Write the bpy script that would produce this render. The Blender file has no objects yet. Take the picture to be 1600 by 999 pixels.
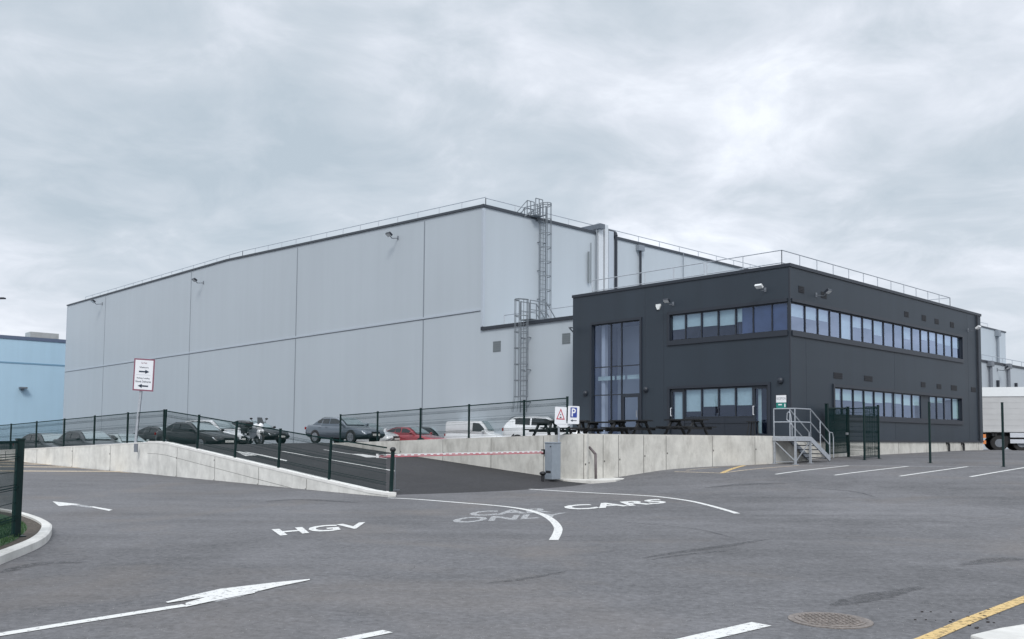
import bpy, bmesh, math, random
import numpy as np
from mathutils import Vector, Matrix
random.seed(4)
R = math.radians
S = bpy.context.scene
COL = S.collection

# ------------------------------------------------------------------ camera, sky, sun, exposure
F_PX, PY0 = 1407.74, 600.0
PITCH, ROLL = R(3.4306), R(0.4286)
EYE = Vector((0, 0, 1.6))
_f = Vector((0, math.cos(PITCH), math.sin(PITCH)))
_r = Vector((1, 0, 0)); _u = _r.cross(_f)
RT = math.cos(ROLL) * _r + math.sin(ROLL) * _u
UP = -math.sin(ROLL) * _r + math.cos(ROLL) * _u
cd = bpy.data.cameras.new('camera'); cam = bpy.data.objects.new('camera', cd); COL.objects.link(cam)
M = Matrix((RT, UP, -_f)).transposed().to_4x4(); M.translation = EYE
cam.matrix_world = M
cd.sensor_width = 36; cd.lens = F_PX / 1600 * 36; cd.shift_y = (PY0 - 499.5) / 1600
cd.clip_end = 3000; cd.clip_start = 0.05
S.camera = cam

SUN_AZ, SUN_EL = R(179), R(42)          # azimuth measured clockwise from +Y (camera forward)
W = bpy.data.worlds.new('World'); S.world = W; W.use_nodes = True
nt = W.node_tree; N = nt.nodes; N.clear(); LK = nt.links.new
wo = N.new('ShaderNodeOutputWorld'); bg = N.new('ShaderNodeBackground'); bg.inputs[1].default_value = 0.1
sky = N.new('ShaderNodeTexSky'); sky.sky_type = 'NISHITA'; sky.sun_disc = False
sky.sun_elevation = SUN_EL; sky.sun_rotation = SUN_AZ
tc = N.new('ShaderNodeTexCoord'); sp = N.new('ShaderNodeSeparateXYZ'); LK(tc.outputs['Generated'], sp.inputs[0])
def wmath(op, a, b=None, clamp=False):
    m = N.new('ShaderNodeMath'); m.operation = op; m.use_clamp = clamp
    for i, v in enumerate((a, b)):
        if v is None: continue
        if isinstance(v, (int, float)): m.inputs[i].default_value = v
        else: LK(v, m.inputs[i])
    return m.outputs[0]
zc = wmath('MAXIMUM', sp.outputs[2], 0.0)
den = wmath('ADD', zc, 0.22)
cb = N.new('ShaderNodeCombineXYZ'); LK(wmath('DIVIDE', sp.outputs[0], den), cb.inputs[0]); LK(wmath('DIVIDE', sp.outputs[1], den), cb.inputs[1])
def wnoise(scale, detail, rough, off, dist=0.0):
    mp = N.new('ShaderNodeMapping'); mp.inputs['Location'].default_value = off; LK(cb.outputs[0], mp.inputs[0])
    n = N.new('ShaderNodeTexNoise'); n.inputs['Scale'].default_value = scale; n.inputs['Detail'].default_value = detail
    n.inputs['Roughness'].default_value = rough; n.inputs['Distortion'].default_value = dist
    LK(mp.outputs[0], n.inputs['Vector']); return n.outputs['Fac']
n1 = wnoise(1.0, 5, .5, (3.1, 1.7, 0), .3); n2 = wnoise(3.6, 7, .6, (7.3, 2.2, 1), .5)
mixv = wmath('ADD', wmath('MULTIPLY', n1, .62), wmath('MULTIPLY', n2, .38))
cr = N.new('ShaderNodeValToRGB'); LK(mixv, cr.inputs[0])
e = cr.color_ramp.elements
e[0].position = .36; e[0].color = (.42, .488, .55, 1)
e[1].position = .62; e[1].color = (.80, .835, .90, 1)
m_ = cr.color_ramp.elements.new(.46); m_.color = (.515, .57, .63, 1)
m_ = cr.color_ramp.elements.new(.54); m_.color = (.645, .685, .75, 1)
# overcast luminance: steady low down, brighter towards the zenith (CIE overcast law)
lift = wmath('ADD', wmath('MULTIPLY', wmath('MAXIMUM', wmath('SUBTRACT', sp.outputs[2], .5), 0), 2.2), 1.0)
vm = N.new('ShaderNodeVectorMath'); vm.operation = 'SCALE'; LK(cr.outputs[0], vm.inputs[0]); LK(wmath('MULTIPLY', lift, 8.3), vm.inputs['Scale'])
# pale band close to the horizon
hz = N.new('ShaderNodeMix'); hz.data_type = 'RGBA'
hz.inputs['B'].default_value = (5.7, 5.85, 6.4, 1)
LK(wmath('MULTIPLY', wmath('SUBTRACT', 1.0, wmath('MULTIPLY', zc, 5.0), True), .55), hz.inputs['Factor']); LK(vm.outputs[0], hz.inputs['A'])
mx = N.new('ShaderNodeMix'); mx.data_type = 'RGBA'; mx.inputs['Factor'].default_value = .96
LK(sky.outputs[0], mx.inputs['A']); LK(hz.outputs['Result'], mx.inputs['B'])
LK(mx.outputs['Result'], bg.inputs[0]); LK(bg.outputs[0], wo.inputs[0])

sl = bpy.data.lights.new('sun', 'SUN'); sl.energy = 1.3; sl.angle = R(18); sl.color = (1, .965, .92)
so = bpy.data.objects.new('sun', sl); COL.objects.link(so)
sdir = Vector((math.sin(SUN_AZ) * math.cos(SUN_EL), math.cos(SUN_AZ) * math.cos(SUN_EL), math.sin(SUN_EL)))
so.rotation_euler = sdir.to_track_quat('Z', 'Y').to_euler(); so.location = sdir * 80
S.view_settings.view_transform = 'Standard'; S.view_settings.look = 'None'
S.view_settings.exposure = 0.56; S.view_settings.gamma = 1; S.view_settings.use_curve_mapping = False
S.render.engine = 'CYCLES'
S.cycles.max_bounces = 6; S.cycles.transparent_max_bounces = 24; S.cycles.use_denoising = True

# ------------------------------------------------------------------ measuring helpers
U = Vector((0.6856, -0.7280, 0)); V = Vector((0.7280, 0.6856, 0)); DL = -U; ZZ = Vector((0, 0, 1))
def ray(x, y): return _f + RT * ((x - 800) / F_PX) + UP * ((PY0 - y) / F_PX)
def at(x, y, D):
    d = ray(x, y); return EYE + d * (D / d.y)
def fpx(x, y, P0, T):                     # pixel -> (distance along T, z) on the upright plane through P0
    n = Vector((-T.y, T.x, 0)); d = ray(x, y); k = n.dot(Vector(P0) - EYE) / n.dot(d)
    p = EYE + d * k; return (p - Vector(P0)).dot(T), p.z
class TPS:
    def __init__(s, pts, lam=.02):
        P = np.array([[a, b] for a, b, c in pts], float); z = np.array([c for a, b, c in pts], float); n = len(P)
        A = np.zeros((n + 3, n + 3)); A[:n, :n] = s.k(np.linalg.norm(P[:, None] - P[None], axis=2)) + lam * np.eye(n)
        A[:n, n] = 1; A[:n, n + 1:] = P; A[n, :n] = 1; A[n + 1:, :n] = P.T
        s.w = np.linalg.solve(A, np.concatenate([z, [0, 0, 0]])); s.P = P
    def k(s, r): return r * r * np.log(r + 1e-9)
    def __call__(s, x, y):
        r = np.linalg.norm(s.P - np.array([x, y]), axis=1)
        return float(s.w[:-3] @ s.k(r) + s.w[-3] + s.w[-2] * x + s.w[-1] * y)
_g = TPS([(0, -5, 0), (0, 8, 0), (-6, 8, 0), (8, 8, 0), (-6, 16, 0), (0, 16, 0), (-3.3, 24.4, .0), (-12, 16, 0), (-12, 24, 0), (-9.3, 30.6, .03), (-16, 36.7, .08),
    (-25.4, 45, .33), (-30, 30, .2), (-45, 62, .6), (0, 24.5, .02), (2.2, 29.3, .12), (3.9, 31.3, .28), (5.5, 32.3, .47), (10.4, 35.8, .64), (12.9, 37.1, .72),
    (14.5, 40.5, .84), (26.5, 51, 1.08), (8, 22, .1), (10, 28, .36), (18, 20, .12), (22, 32, .55), (30, 30, .5), (30, 42, .8), (40, 65, .95), (60, 60, .95), (60, 20, .3), (30, 5, 0), (-30, 5, 0),
    (-5, 35, .06), (-12, 46, .1), (5, 50, .4), (-5, 70, .3), (-30, 75, .4)])
GSTEP = .5
_ax = np.arange(-60, 60.01, GSTEP); _ay = np.arange(-5, 80.01, GSTEP)
_XX, _YY = np.meshgrid(_ax, _ay); _ZZ = np.zeros_like(_XX) + _g.w[-3] + _g.w[-2] * _XX + _g.w[-1] * _YY
for _i in range(len(_g.P)):
    _rr = np.hypot(_XX - _g.P[_i, 0], _YY - _g.P[_i, 1]); _ZZ += _g.w[_i] * _rr * _rr * np.log(_rr + 1e-9)
_ZZ = np.clip(_ZZ, -.08, 1.2).tolist(); _NX, _NY = len(_ax), len(_ay)
def zg(x, y):
    fx = (max(-60, min(59.99, x)) + 60) / GSTEP; fy = (max(-5, min(79.99, y)) + 5) / GSTEP
    i, j = int(fx), int(fy); u, v = fx - i, fy - j
    return (_ZZ[j][i] * (1 - u) + _ZZ[j][i + 1] * u) * (1 - v) + (_ZZ[j + 1][i] * (1 - u) + _ZZ[j + 1][i + 1] * u) * v
L0 = Vector((-3.2, 24.45, 0))              # foot of the ramp's left wall; ramp runs t along DL, w along V
def tw(x, y):
    d = Vector((x, y, 0)) - L0; return d.dot(DL), d.dot(V)
def wt(t, w, z=0): 
    p = L0 + DL * t + V * w; return Vector((p.x, p.y, z))
RW = 7.7
def z_ramp(t, w):
    a = -.05 + .0867 * t; b = .165 + .0725 * t; k = max(0, min(1, w / RW)); return min(1.25, a * (1 - k) + b * k)
def wall_l(t): return max(.02, min(1.27, -.02 + .0867 * t)) + .02
def wall_r(t): return 1.75 - .029 * max(t, 0)
_p = TPS([(*wt(15, 0).xy, 1.24), (*wt(15, 4).xy, 1.24), (*wt(15, 7.7).xy, 1.25), (-9.4, 50, 1.24), (-16.5, 46, 1.0), (-26, 46, .20), (-24, 60, .35), (-20, 45, .62), (-6, 56, .92), (-2, 59, .84), (1.3, 47, 1.05),
          (*wt(10, 7.7).xy, 1.4), (*wt(10, 20).xy, 1.3), (-50, 110, .3), (-60, 70, .15), (-10, 66, .8)], .05)
def z_park(x, y): return max(.08, min(1.42, _p(x, y)))
def hit(x, y, zf, k0=3.0, k1=150.0):       # march a pixel's ray to a height field
    d = ray(x, y); k = k0
    while k < k1:
        p = EYE + d * k
        if p.z <= zf(p.x, p.y): break
        k += .25
    lo, hi = k - .25, k
    for _ in range(20):
        m = (lo + hi) / 2; p = EYE + d * m
        if p.z <= zf(p.x, p.y): hi = m
        else: lo = m
    return EYE + d * hi
def G(x, y): return hit(x, y, zg)
def RP(x, y): return hit(x, y, lambda a, b: z_ramp(*tw(a, b)), 20)

# ------------------------------------------------------------------ materials
MATS = {}
def mat(name, col, rough=.6, metal=0.0, var=.0, scale=8.0, bump=0.0, bscale=40.0, spec=.5, coat=0.0, stretch=None):
    if name in MATS: return MATS[name]
    m = bpy.data.materials.new(name); m.use_nodes = True; t = m.node_tree; b = t.nodes['Principled BSDF']
    b.inputs['Base Color'].default_value = (*col, 1); b.inputs['Roughness'].default_value = rough; b.inputs['Metallic'].default_value = metal
    b.inputs['Specular IOR Level'].default_value = spec; b.inputs['Coat Weight'].default_value = coat; b.inputs['Coat Roughness'].default_value = .05
    geo = t.nodes.new('ShaderNodeNewGeometry'); mp = t.nodes.new('ShaderNodeMapping'); t.links.new(geo.outputs['Position'], mp.inputs[0])
    if stretch: mp.inputs['Scale'].default_value = stretch
    n = t.nodes.new('ShaderNodeTexNoise'); n.inputs['Scale'].default_value = scale; n.inputs['Detail'].default_value = 6
    t.links.new(mp.outputs[0], n.inputs['Vector'])
    r = t.nodes.new('ShaderNodeValToRGB'); t.links.new(n.outputs['Fac'], r.inputs[0])
    v = max(var, .02)
    r.color_ramp.elements[0].position = .3; r.color_ramp.elements[0].color = (*[c * (1 - v) for c in col], 1)
    r.color_ramp.elements[1].position = .7; r.color_ramp.elements[1].color = (*[min(1, c * (1 + v)) for c in col], 1)
    t.links.new(r.outputs[0], b.inputs['Base Color'])
    if bump:
        n2 = t.nodes.new('ShaderNodeTexNoise'); n2.inputs['Scale'].default_value = bscale; n2.inputs['Detail'].default_value = 4
        t.links.new(geo.outputs['Position'], n2.inputs['Vector'])
        bp = t.nodes.new('ShaderNodeBump'); bp.inputs['Strength'].default_value = bump; bp.inputs['Distance'].default_value = .02
        t.links.new(n2.outputs['Fac'], bp.inputs['Height']); t.links.new(bp.outputs[0], b.inputs['Normal'])
    MATS[name] = m; return m

def nodes_of(m): return m.node_tree.nodes, m.node_tree.links.new
def asphalt(name, base, patch, streak=True):
    m = bpy.data.materials.new(name); m.use_nodes = True; nn, lk = nodes_of(m); b = nn['Principled BSDF']
    geo = nn.new('ShaderNodeNewGeometry')
    def noise(sc, det, ro, scale3=None, rz=0.0, dist=0):
        mp = nn.new('ShaderNodeMapping'); lk(geo.outputs['Position'], mp.inputs[0])
        if scale3: mp.inputs['Scale'].default_value = scale3
        mp.inputs['Rotation'].default_value = (0, 0, rz)
        n = nn.new('ShaderNodeTexNoise'); n.inputs['Scale'].default_value = sc; n.inputs['Detail'].default_value = det; n.inputs['Roughness'].default_value = ro
        n.inputs['Distortion'].default_value = dist
        lk(mp.outputs[0], n.inputs['Vector']); return n.outputs['Fac']
    def mth(op, a, c):
        x = nn.new('ShaderNodeMath'); x.operation = op
        for i, v in enumerate((a, c)):
            if isinstance(v, (int, float)): x.inputs[i].default_value = v
            else: lk(v, x.inputs[i])
        return x.outputs[0]
    big = noise(.16, 4, .55, None, 0, .6); mid = noise(1.1, 6, .65); grain = noise(30, 4, .85); g2 = noise(5, 6, .8)
    strk = noise(.5, 6, .7, (.22, 1.5, 1), R(-35), .5)
    v = mth('ADD', mth('MULTIPLY', big, .55), mth('MULTIPLY', mid, .35)); v = mth('ADD', v, mth('MULTIPLY', strk, .45 if streak else .1))
    v = mth('ADD', v, mth('MULTIPLY', g2, .5)); v = mth('ADD', v, mth('MULTIPLY', grain, .5)); v = mth('ADD', v, mth('MULTIPLY', mth('SUBTRACT', noise(13, 3, .7, None, .4), .5), .75))
    mr = nn.new('ShaderNodeMapRange'); lk(v, mr.inputs[0]); mr.inputs[1].default_value = .93; mr.inputs[2].default_value = 1.42
    r = nn.new('ShaderNodeValToRGB'); lk(mr.outputs[0], r.inputs[0])
    e = r.color_ramp.elements; e[0].position = 0; e[0].color = (*[c * .52 for c in base], 1); e[1].position = 1; e[1].color = (*[c * 1.5 for c in base], 1)
    k = r.color_ramp.elements.new(.5); k.color = (*base, 1)
    # brownish dust in broad patches
    pt = nn.new('ShaderNodeMapRange'); lk(noise(.23, 5, .6, None, 1.0, .8), pt.inputs[0]); pt.inputs[1].default_value = .52; pt.inputs[2].default_value = .72; pt.inputs[4].default_value = patch
    mx = nn.new('ShaderNodeMix'); mx.data_type = 'RGBA'; lk(pt.outputs[0], mx.inputs['Factor']); lk(r.outputs[0], mx.inputs['A']); mx.inputs['B'].default_value = (.185, .155, .13, 1)
    lk(mx.outputs['Result'], b.inputs['Base Color'])
    rr = nn.new('ShaderNodeMapRange'); lk(mid, rr.inputs[0]); rr.inputs[3].default_value = .72; rr.inputs[4].default_value = .95; lk(rr.outputs[0], b.inputs['Roughness'])
    bp = nn.new('ShaderNodeBump'); bp.inputs['Strength'].default_value = .5; bp.inputs['Distance'].default_value = .01; lk(grain, bp.inputs['Height']); lk(bp.outputs[0], b.inputs['Normal'])
    MATS[name] = m; return m
ASPH = asphalt('asphalt', (.119, .118, .124), .34)
ASPH2 = asphalt('new_asphalt', (.038, .037, .041), .05, False)

def concrete(name, base, stain):
    m = bpy.data.materials.new(name); m.use_nodes = True; nn, lk = nodes_of(m); b = nn['Principled BSDF']
    geo = nn.new('ShaderNodeNewGeometry')
    def noise(sc, det, ro, s3=None, loc=(0, 0, 0)):
        mp = nn.new('ShaderNodeMapping'); lk(geo.outputs['Position'], mp.inputs[0]); mp.inputs['Location'].default_value = loc
        if s3: mp.inputs['Scale'].default_value = s3
        n = nn.new('ShaderNodeTexNoise'); n.inputs['Scale'].default_value = sc; n.inputs['Detail'].default_value = det; n.inputs['Roughness'].default_value = ro
        lk(mp.outputs[0], n.inputs['Vector']); return n.outputs['Fac']
    r = nn.new('ShaderNodeValToRGB'); lk(noise(1.6, 7, .65), r.inputs[0])
    e = r.color_ramp.elements; e[0].position = .3; e[0].color = (*[c * .78 for c in base], 1); e[1].position = .7; e[1].color = (*[c * 1.12 for c in base], 1)
    q = nn.new('ShaderNodeMapRange'); lk(noise(2.2, 6, .7, (1, 1, .35), (4, 2, 9)), q.inputs[0]); q.inputs[1].default_value = .5; q.inputs[2].default_value = .75; q.inputs[4].default_value = stain
    mx = nn.new('ShaderNodeMix'); mx.data_type = 'RGBA'; lk(q.outputs[0], mx.inputs['Factor']); lk(r.outputs[0], mx.inputs['A']); mx.inputs['B'].default_value = (.22, .205, .18, 1)
    lk(mx.outputs['Result'], b.inputs['Base Color']); b.inputs['Roughness'].default_value = .85
    bp = nn.new('ShaderNodeBump'); bp.inputs['Strength'].default_value = .35; bp.inputs['Distance'].default_value = .02; lk(noise(14, 6, .7), bp.inputs['Height']); lk(bp.outputs[0], b.inputs['Normal'])
    MATS[name] = m; return m
CONC = concrete('wall_concrete', (.60, .59, .55), .55)
CONCL = concrete('pale_concrete', (.74, .735, .70), .22)
KERB = concrete('kerb_concrete', (.64, .63, .60), .3)
COPE = mat('white_coping', (.80, .79, .76), .7, 0, .08, 3)
GROOVE = mat('joint_groove', (.10, .095, .09), .9)

def cladding(name, col, rib, amp, rough=.45, var=.05, rib_axis='Z'):
    """profiled steel sheet: fine ribs as bump plus faint rain streaks"""
    m = bpy.data.materials.new(name); m.use_nodes = True; nn, lk = nodes_of(m); b = nn['Principled BSDF']
    geo = nn.new('ShaderNodeNewGeometry')
    if rib_axis == 'Z':
        sx = nn.new('ShaderNodeSeparateXYZ'); lk(geo.outputs['Position'], sx.inputs[0]); src = sx.outputs[2]
    else:
        dt = nn.new('ShaderNodeVectorMath'); dt.operation = 'DOT_PRODUCT'; lk(geo.outputs['Position'], dt.inputs[0]); dt.inputs[1].default_value = (.9996, .03, 0); src = dt.outputs['Value']
    s = nn.new('ShaderNodeMath'); s.operation = 'MULTIPLY'; lk(src, s.inputs[0]); s.inputs[1].default_value = 2 * math.pi / rib
    s2 = nn.new('ShaderNodeMath'); s2.operation = 'SINE'; lk(s.outputs[0], s2.inputs[0])
    bp = nn.new('ShaderNodeBump'); bp.inputs['Strength'].default_value = amp; bp.inputs['Distance'].default_value = .012; lk(s2.outputs[0], bp.inputs['Height']); lk(bp.outputs[0], b.inputs['Normal'])
    mp = nn.new('ShaderNodeMapping'); lk(geo.outputs['Position'], mp.inputs[0]); mp.inputs['Scale'].default_value = (1, 1, .06)
    n = nn.new('ShaderNodeTexNoise'); n.inputs['Scale'].default_value = 1.3; n.inputs['Detail'].default_value = 6; lk(mp.outputs[0], n.inputs['Vector'])
    n3 = nn.new('ShaderNodeTexNoise'); n3.inputs['Scale'].default_value = .12; n3.inputs['Detail'].default_value = 3; lk(geo.outputs['Position'], n3.inputs['Vector'])
    ad = nn.new('ShaderNodeMath'); ad.operation = 'ADD'; lk(n.outputs['Fac'], ad.inputs[0]); lk(n3.outputs['Fac'], ad.inputs[1])
    r = nn.new('ShaderNodeValToRGB'); hv = nn.new('ShaderNodeMath'); hv.operation = 'MULTIPLY'; hv.inputs[1].default_value = .5; lk(ad.outputs[0], hv.inputs[0]); lk(hv.outputs[0], r.inputs[0])
    e = r.color_ramp.elements; e[0].position = .35; e[0].color = (*[c * (1 - var) for c in col], 1); e[1].position = .65; e[1].color = (*[c * (1 + var) for c in col], 1)
    lk(r.outputs[0], b.inputs['Base Color']); b.inputs['Roughness'].default_value = rough
    MATS[name] = m; return m
CLAD = cladding('warehouse_cladding', (.445, .495, .54), .9, .05, .5, .03, 'X')
CLADR = CLAD
BLUE = cladding('blue_cladding', (.40, .565, .69), .9, .08, .5, .04, 'X')
DARKC = cladding('charcoal_cladding', (.025, .036, .050), .9, .06, .5, .12)
TRIM = mat('charcoal_trim', (.022, .028, .040), .45, 0, .05)
ROOF = mat('roof_sheet', (.30, .31, .33), .6, 0, .1, 2)
GALV = mat('galvanised_steel', (.46, .49, .53), .42, .55, .12, 14)
STEEL = mat('dull_grey_steel', (.20, .22, .25), .5, .35, .1, 9)
WHITEM = mat('white_coated_metal', (.72, .74, .78), .4, 0, .04)
GREEN = mat('dark_green_coating', (.004, .020, .020), .5, 0, .1, spec=.3)
GREENW = mat('green_wire', (.007, .028, .028), .85, 0, .1, spec=.08)
BLACK = mat('black_plastic', (.012, .013, .015), .45, 0, .15)
DBLACK = mat('black_recycled_plastic', (.010, .011, .013), .6, 0, .25, 6)
RUBBER = mat('tyre_rubber', (.018, .018, .019), .75, 0, .1)
def road_paint(name, col, lo=.34, hi=.5, wear=1.0):
    m = bpy.data.materials.new(name); m.use_nodes = True; nn, lk = nodes_of(m); b = nn['Principled BSDF']
    geo = nn.new('ShaderNodeNewGeometry'); n = nn.new('ShaderNodeTexNoise'); n.inputs['Scale'].default_value = 16; n.inputs['Detail'].default_value = 8; n.inputs['Roughness'].default_value = .75
    lk(geo.outputs['Position'], n.inputs['Vector'])
    mr = nn.new('ShaderNodeMapRange'); lk(n.outputs['Fac'], mr.inputs[0]); mr.inputs[1].default_value = lo; mr.inputs[2].default_value = hi; mr.inputs[3].default_value = 0; mr.inputs[4].default_value = wear
    tr = nn.new('ShaderNodeBsdfTransparent'); ms = nn.new('ShaderNodeMixShader'); lk(mr.outputs[0], ms.inputs[0]); lk(tr.outputs[0], ms.inputs[1]); lk(b.outputs[0], ms.inputs[2])
    lk(ms.outputs[0], nn['Material Output'].inputs['Surface'])
    b.inputs['Base Color'].default_value = (*col, 1); b.inputs['Roughness'].default_value = .7
    MATS[name] = m; return m
PAINT = road_paint('white_road_paint', (.68, .68, .665), .33, .46)
PAINTF = road_paint('worn_road_paint', (.62, .63, .64), .30, .62, .75)
PAINTY = road_paint('yellow_road_paint', (.62, .44, .19), .34, .50)
PAINTY2 = road_paint('faded_yellow_paint', (.60, .50, .38), .28, .55, .85)
TYREMARK = road_paint('tyre_rubber_streak', (.062, .062, .066), .40, .68, .7)
DUST = road_paint('pale_scuff', (.34, .34, .345), .45, .75, .6)

def glass(name, tint, refl=.55, rough=.02, through=.75):
    m = bpy.data.materials.new(name); m.use_nodes = True; nn, lk = nodes_of(m); nn.remove(nn['Principled BSDF'])
    tr = nn.new('ShaderNodeBsdfTransparent'); tr.inputs[0].default_value = (*tint, 1)
    gl = nn.new('ShaderNodeBsdfGlossy'); gl.inputs[0].default_value = (.64, .76, 1.0, 1); gl.inputs['Roughness'].default_value = rough
    lw = nn.new('ShaderNodeLayerWeight'); lw.inputs['Blend'].default_value = .5
    geo = nn.new('ShaderNodeNewGeometry'); no = nn.new('ShaderNodeTexNoise'); no.inputs['Scale'].default_value = .8; lk(geo.outputs['Position'], no.inputs['Vector'])
    bp = nn.new('ShaderNodeBump'); bp.inputs['Strength'].default_value = .12; bp.inputs['Distance'].default_value = .05; lk(no.outputs['Fac'], bp.inputs['Height']); lk(bp.outputs[0], gl.inputs['Normal'])
    mr = nn.new('ShaderNodeMath'); mr.operation = 'MULTIPLY'; lk(lw.outputs['Facing'], mr.inputs[0]); lk(lw.outputs['Facing'], mr.inputs[1])
    ad = nn.new('ShaderNodeMath'); ad.operation = 'MULTIPLY_ADD'; lk(mr.outputs[0], ad.inputs[0]); ad.inputs[1].default_value = refl; ad.inputs[2].default_value = .06
    ms = nn.new('ShaderNodeMixShader'); lk(ad.outputs[0], ms.inputs[0]); lk(tr.outputs[0], ms.inputs[1]); lk(gl.outputs[0], ms.inputs[2])
    lk(ms.outputs[0], nn['Material Output'].inputs['Surface']); MATS[name] = m; return m
GLASS = glass('office_glass', (.80, .86, .95), 1.25)
GLASSR = GLASS
GLASSL = glass('lower_office_glass', (.78, .88, .90), .75)
CARGLASS = mat('car_glass', (.018, .024, .028), .08, 0, .02, spec=.8)
BLIND = mat('window_blind', (.48, .60, .56), .8, 0, .05)
ROOM = mat('room_interior', (.06, .09, .17), .9, 0, .3, 1.2)

# ------------------------------------------------------------------ mesh helpers
SPACE = {}
def space(o):
    while o is not None and o.name not in SPACE: o = o.parent
    return SPACE[o.name] if o is not None else Matrix.Identity(4)
class MB:
    def __init__(s): s.v = []; s.f = []; s.mi = []; s.k = 0
    def face(s, pts, k=None):
        b = len(s.v); s.v += [Vector(p) for p in pts]; s.f.append(tuple(range(b, b + len(pts)))); s.mi.append(s.k if k is None else k)
    def mesh(s, vs, fs, k=None):
        b = len(s.v); s.v += [Vector(p) for p in vs]
        for f in fs: s.f.append(tuple(b + i for i in f)); s.mi.append(s.k if k is None else k)
    def prism(s, poly, ext, k=None):
        n = len(poly); ext = Vector(ext); a = [Vector(p) for p in poly]
        s.mesh(a + [p + ext for p in a], [tuple(range(n - 1, -1, -1)), tuple(range(n, 2 * n))] + [(i, (i + 1) % n, n + (i + 1) % n, n + i) for i in range(n)], k)
    def obox(s, c, ax, ay, az, k=None):   # centre and half-axis vectors
        c = Vector(c); vs = [c + ax * i + ay * j + az * l for l in (-1, 1) for i, j in ((-1, -1), (1, -1), (1, 1), (-1, 1))]
        s.mesh(vs, [(3, 2, 1, 0), (4, 5, 6, 7), (0, 1, 5, 4), (1, 2, 6, 5), (2, 3, 7, 6), (3, 0, 4, 7)], k)
    def box(s, x0, x1, y0, y1, z0, z1, k=None):
        s.obox(((x0 + x1) / 2, (y0 + y1) / 2, (z0 + z1) / 2), Vector(((x1 - x0) / 2, 0, 0)), Vector((0, (y1 - y0) / 2, 0)), Vector((0, 0, (z1 - z0) / 2)), k)
    def bar(s, p, q, w, h=None, k=None):  # square bar from p to q
        p = Vector(p); q = Vector(q); h = h or w; d = q - p; L = d.length; d.normalize()
        a = d.cross(ZZ)
        if a.length < .01: a = Vector((U.x, U.y, 0))
        a.normalize(); b = a.cross(d)
        s.obox((p + q) / 2, a * (w / 2), d * (L / 2), b * (h / 2), k)
    def tube(s, p, q, r, n=8, r2=None, k=None, cap=True):
        p = Vector(p); q = Vector(q); r2 = r if r2 is None else r2; d = (q - p).normalized()
        a = d.cross(ZZ)
        if a.length < .01: a = Vector((1, 0, 0))
        a.normalize(); b = a.cross(d); vs = []
        for c, rr in ((p, r), (q, r2)):
            for i in range(n): th = 2 * math.pi * i / n; vs.append(c + a * math.cos(th) * rr + b * math.sin(th) * rr)
        fs = [(i, (i + 1) % n, n + (i + 1) % n, n + i) for i in range(n)]
        if cap: fs += [tuple(range(n - 1, -1, -1)), tuple(range(n, 2 * n))]
        s.mesh(vs, fs, k)
    def path(s, pts, r, n=8, k=None):
        for a, b in zip(pts[:-1], pts[1:]): s.tube(a, b, r, n, k=k)
    def ball(s, c, rx, ry=None, rz=None, n=10, m=6, k=None):
        c = Vector(c); ry = ry or rx; rz = rz or rx; vs = []; fs = []
        for j in range(m + 1):
            ph = math.pi * j / m
            for i in range(n):
                th = 2 * math.pi * i / n; vs.append(c + Vector((rx * math.sin(ph) * math.cos(th), ry * math.sin(ph) * math.sin(th), rz * math.cos(ph))))
        for j in range(m):
            for i in range(n): fs.append((j * n + i, j * n + (i + 1) % n, (j + 1) * n + (i + 1) % n, (j + 1) * n + i))
        s.mesh(vs, fs, k)
    def build(s, name, mats, parent=None, world=True, smooth=False, bevel=0, merge=False):
        if not isinstance(mats, (list, tuple)): mats = [mats]
        if parent is not None and world:
            inv = space(parent).inverted(); vs = [inv @ v for v in s.v]
        else: vs = s.v
        off = None
        if parent is None:                       # top-level mesh: put its origin at its base
            xs = [v.x for v in vs]; ys = [v.y for v in vs]; zs = [v.z for v in vs]
            off = Vector(((min(xs) + max(xs)) / 2, (min(ys) + max(ys)) / 2, min(zs))); vs = [v - off for v in vs]
        me = bpy.data.meshes.new(name); me.from_pydata([tuple(v) for v in vs], [], s.f)
        for m in mats: me.materials.append(m)
        me.polygons.foreach_set('material_index', s.mi)
        bm = bmesh.new(); bm.from_mesh(me)
        if merge: bmesh.ops.remove_doubles(bm, verts=bm.verts, dist=.0005)
        bmesh.ops.recalc_face_normals(bm, faces=bm.faces); bm.to_mesh(me); bm.free()
        if smooth: me.polygons.foreach_set('use_smooth', [True] * len(me.polygons))
        o = bpy.data.objects.new(name, me); COL.objects.link(o)
        if parent is not None: o.parent = parent
        if off is not None: o.location = off; SPACE[o.name] = Matrix.Translation(off)
        if bevel:
            b = o.modifiers.new('bevel', 'BEVEL'); b.width = bevel; b.segments = 2; b.limit_method = 'ANGLE'; b.angle_limit = R(35)
        return o
def thing(name, label, cat, loc=(0, 0, 0), rz=0.0, group=None):
    o = bpy.data.objects.new(name, None); COL.objects.link(o); o.location = loc; o.rotation_euler = (0, 0, rz); o.empty_display_size = .2
    SPACE[o.name] = Matrix.Translation(Vector(loc)) @ Matrix.Rotation(rz, 4, 'Z')
    o['label'] = label; o['category'] = cat
    if group: o['group'] = group
    return o
def tag(o, label, cat, group=None):
    o['label'] = label; o['category'] = cat
    if group: o['group'] = group
    return o
def struct(o): o['kind'] = 'structure'; return o
def clone(root, loc, rz, label, group=None):
    r = root.copy(); COL.objects.link(r); r.location = loc; r.rotation_euler = (0, 0, rz); r['label'] = label
    if group: r['group'] = group
    SPACE[r.name] = Matrix.Translation(Vector(loc)) @ Matrix.Rotation(rz, 4, 'Z')
    for c in list(root.children):
        d = c.copy(); COL.objects.link(d); d.parent = r
        for g in c.children:
            h = g.copy(); COL.objects.link(h); h.parent = d
    return r
_TX = {}
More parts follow.
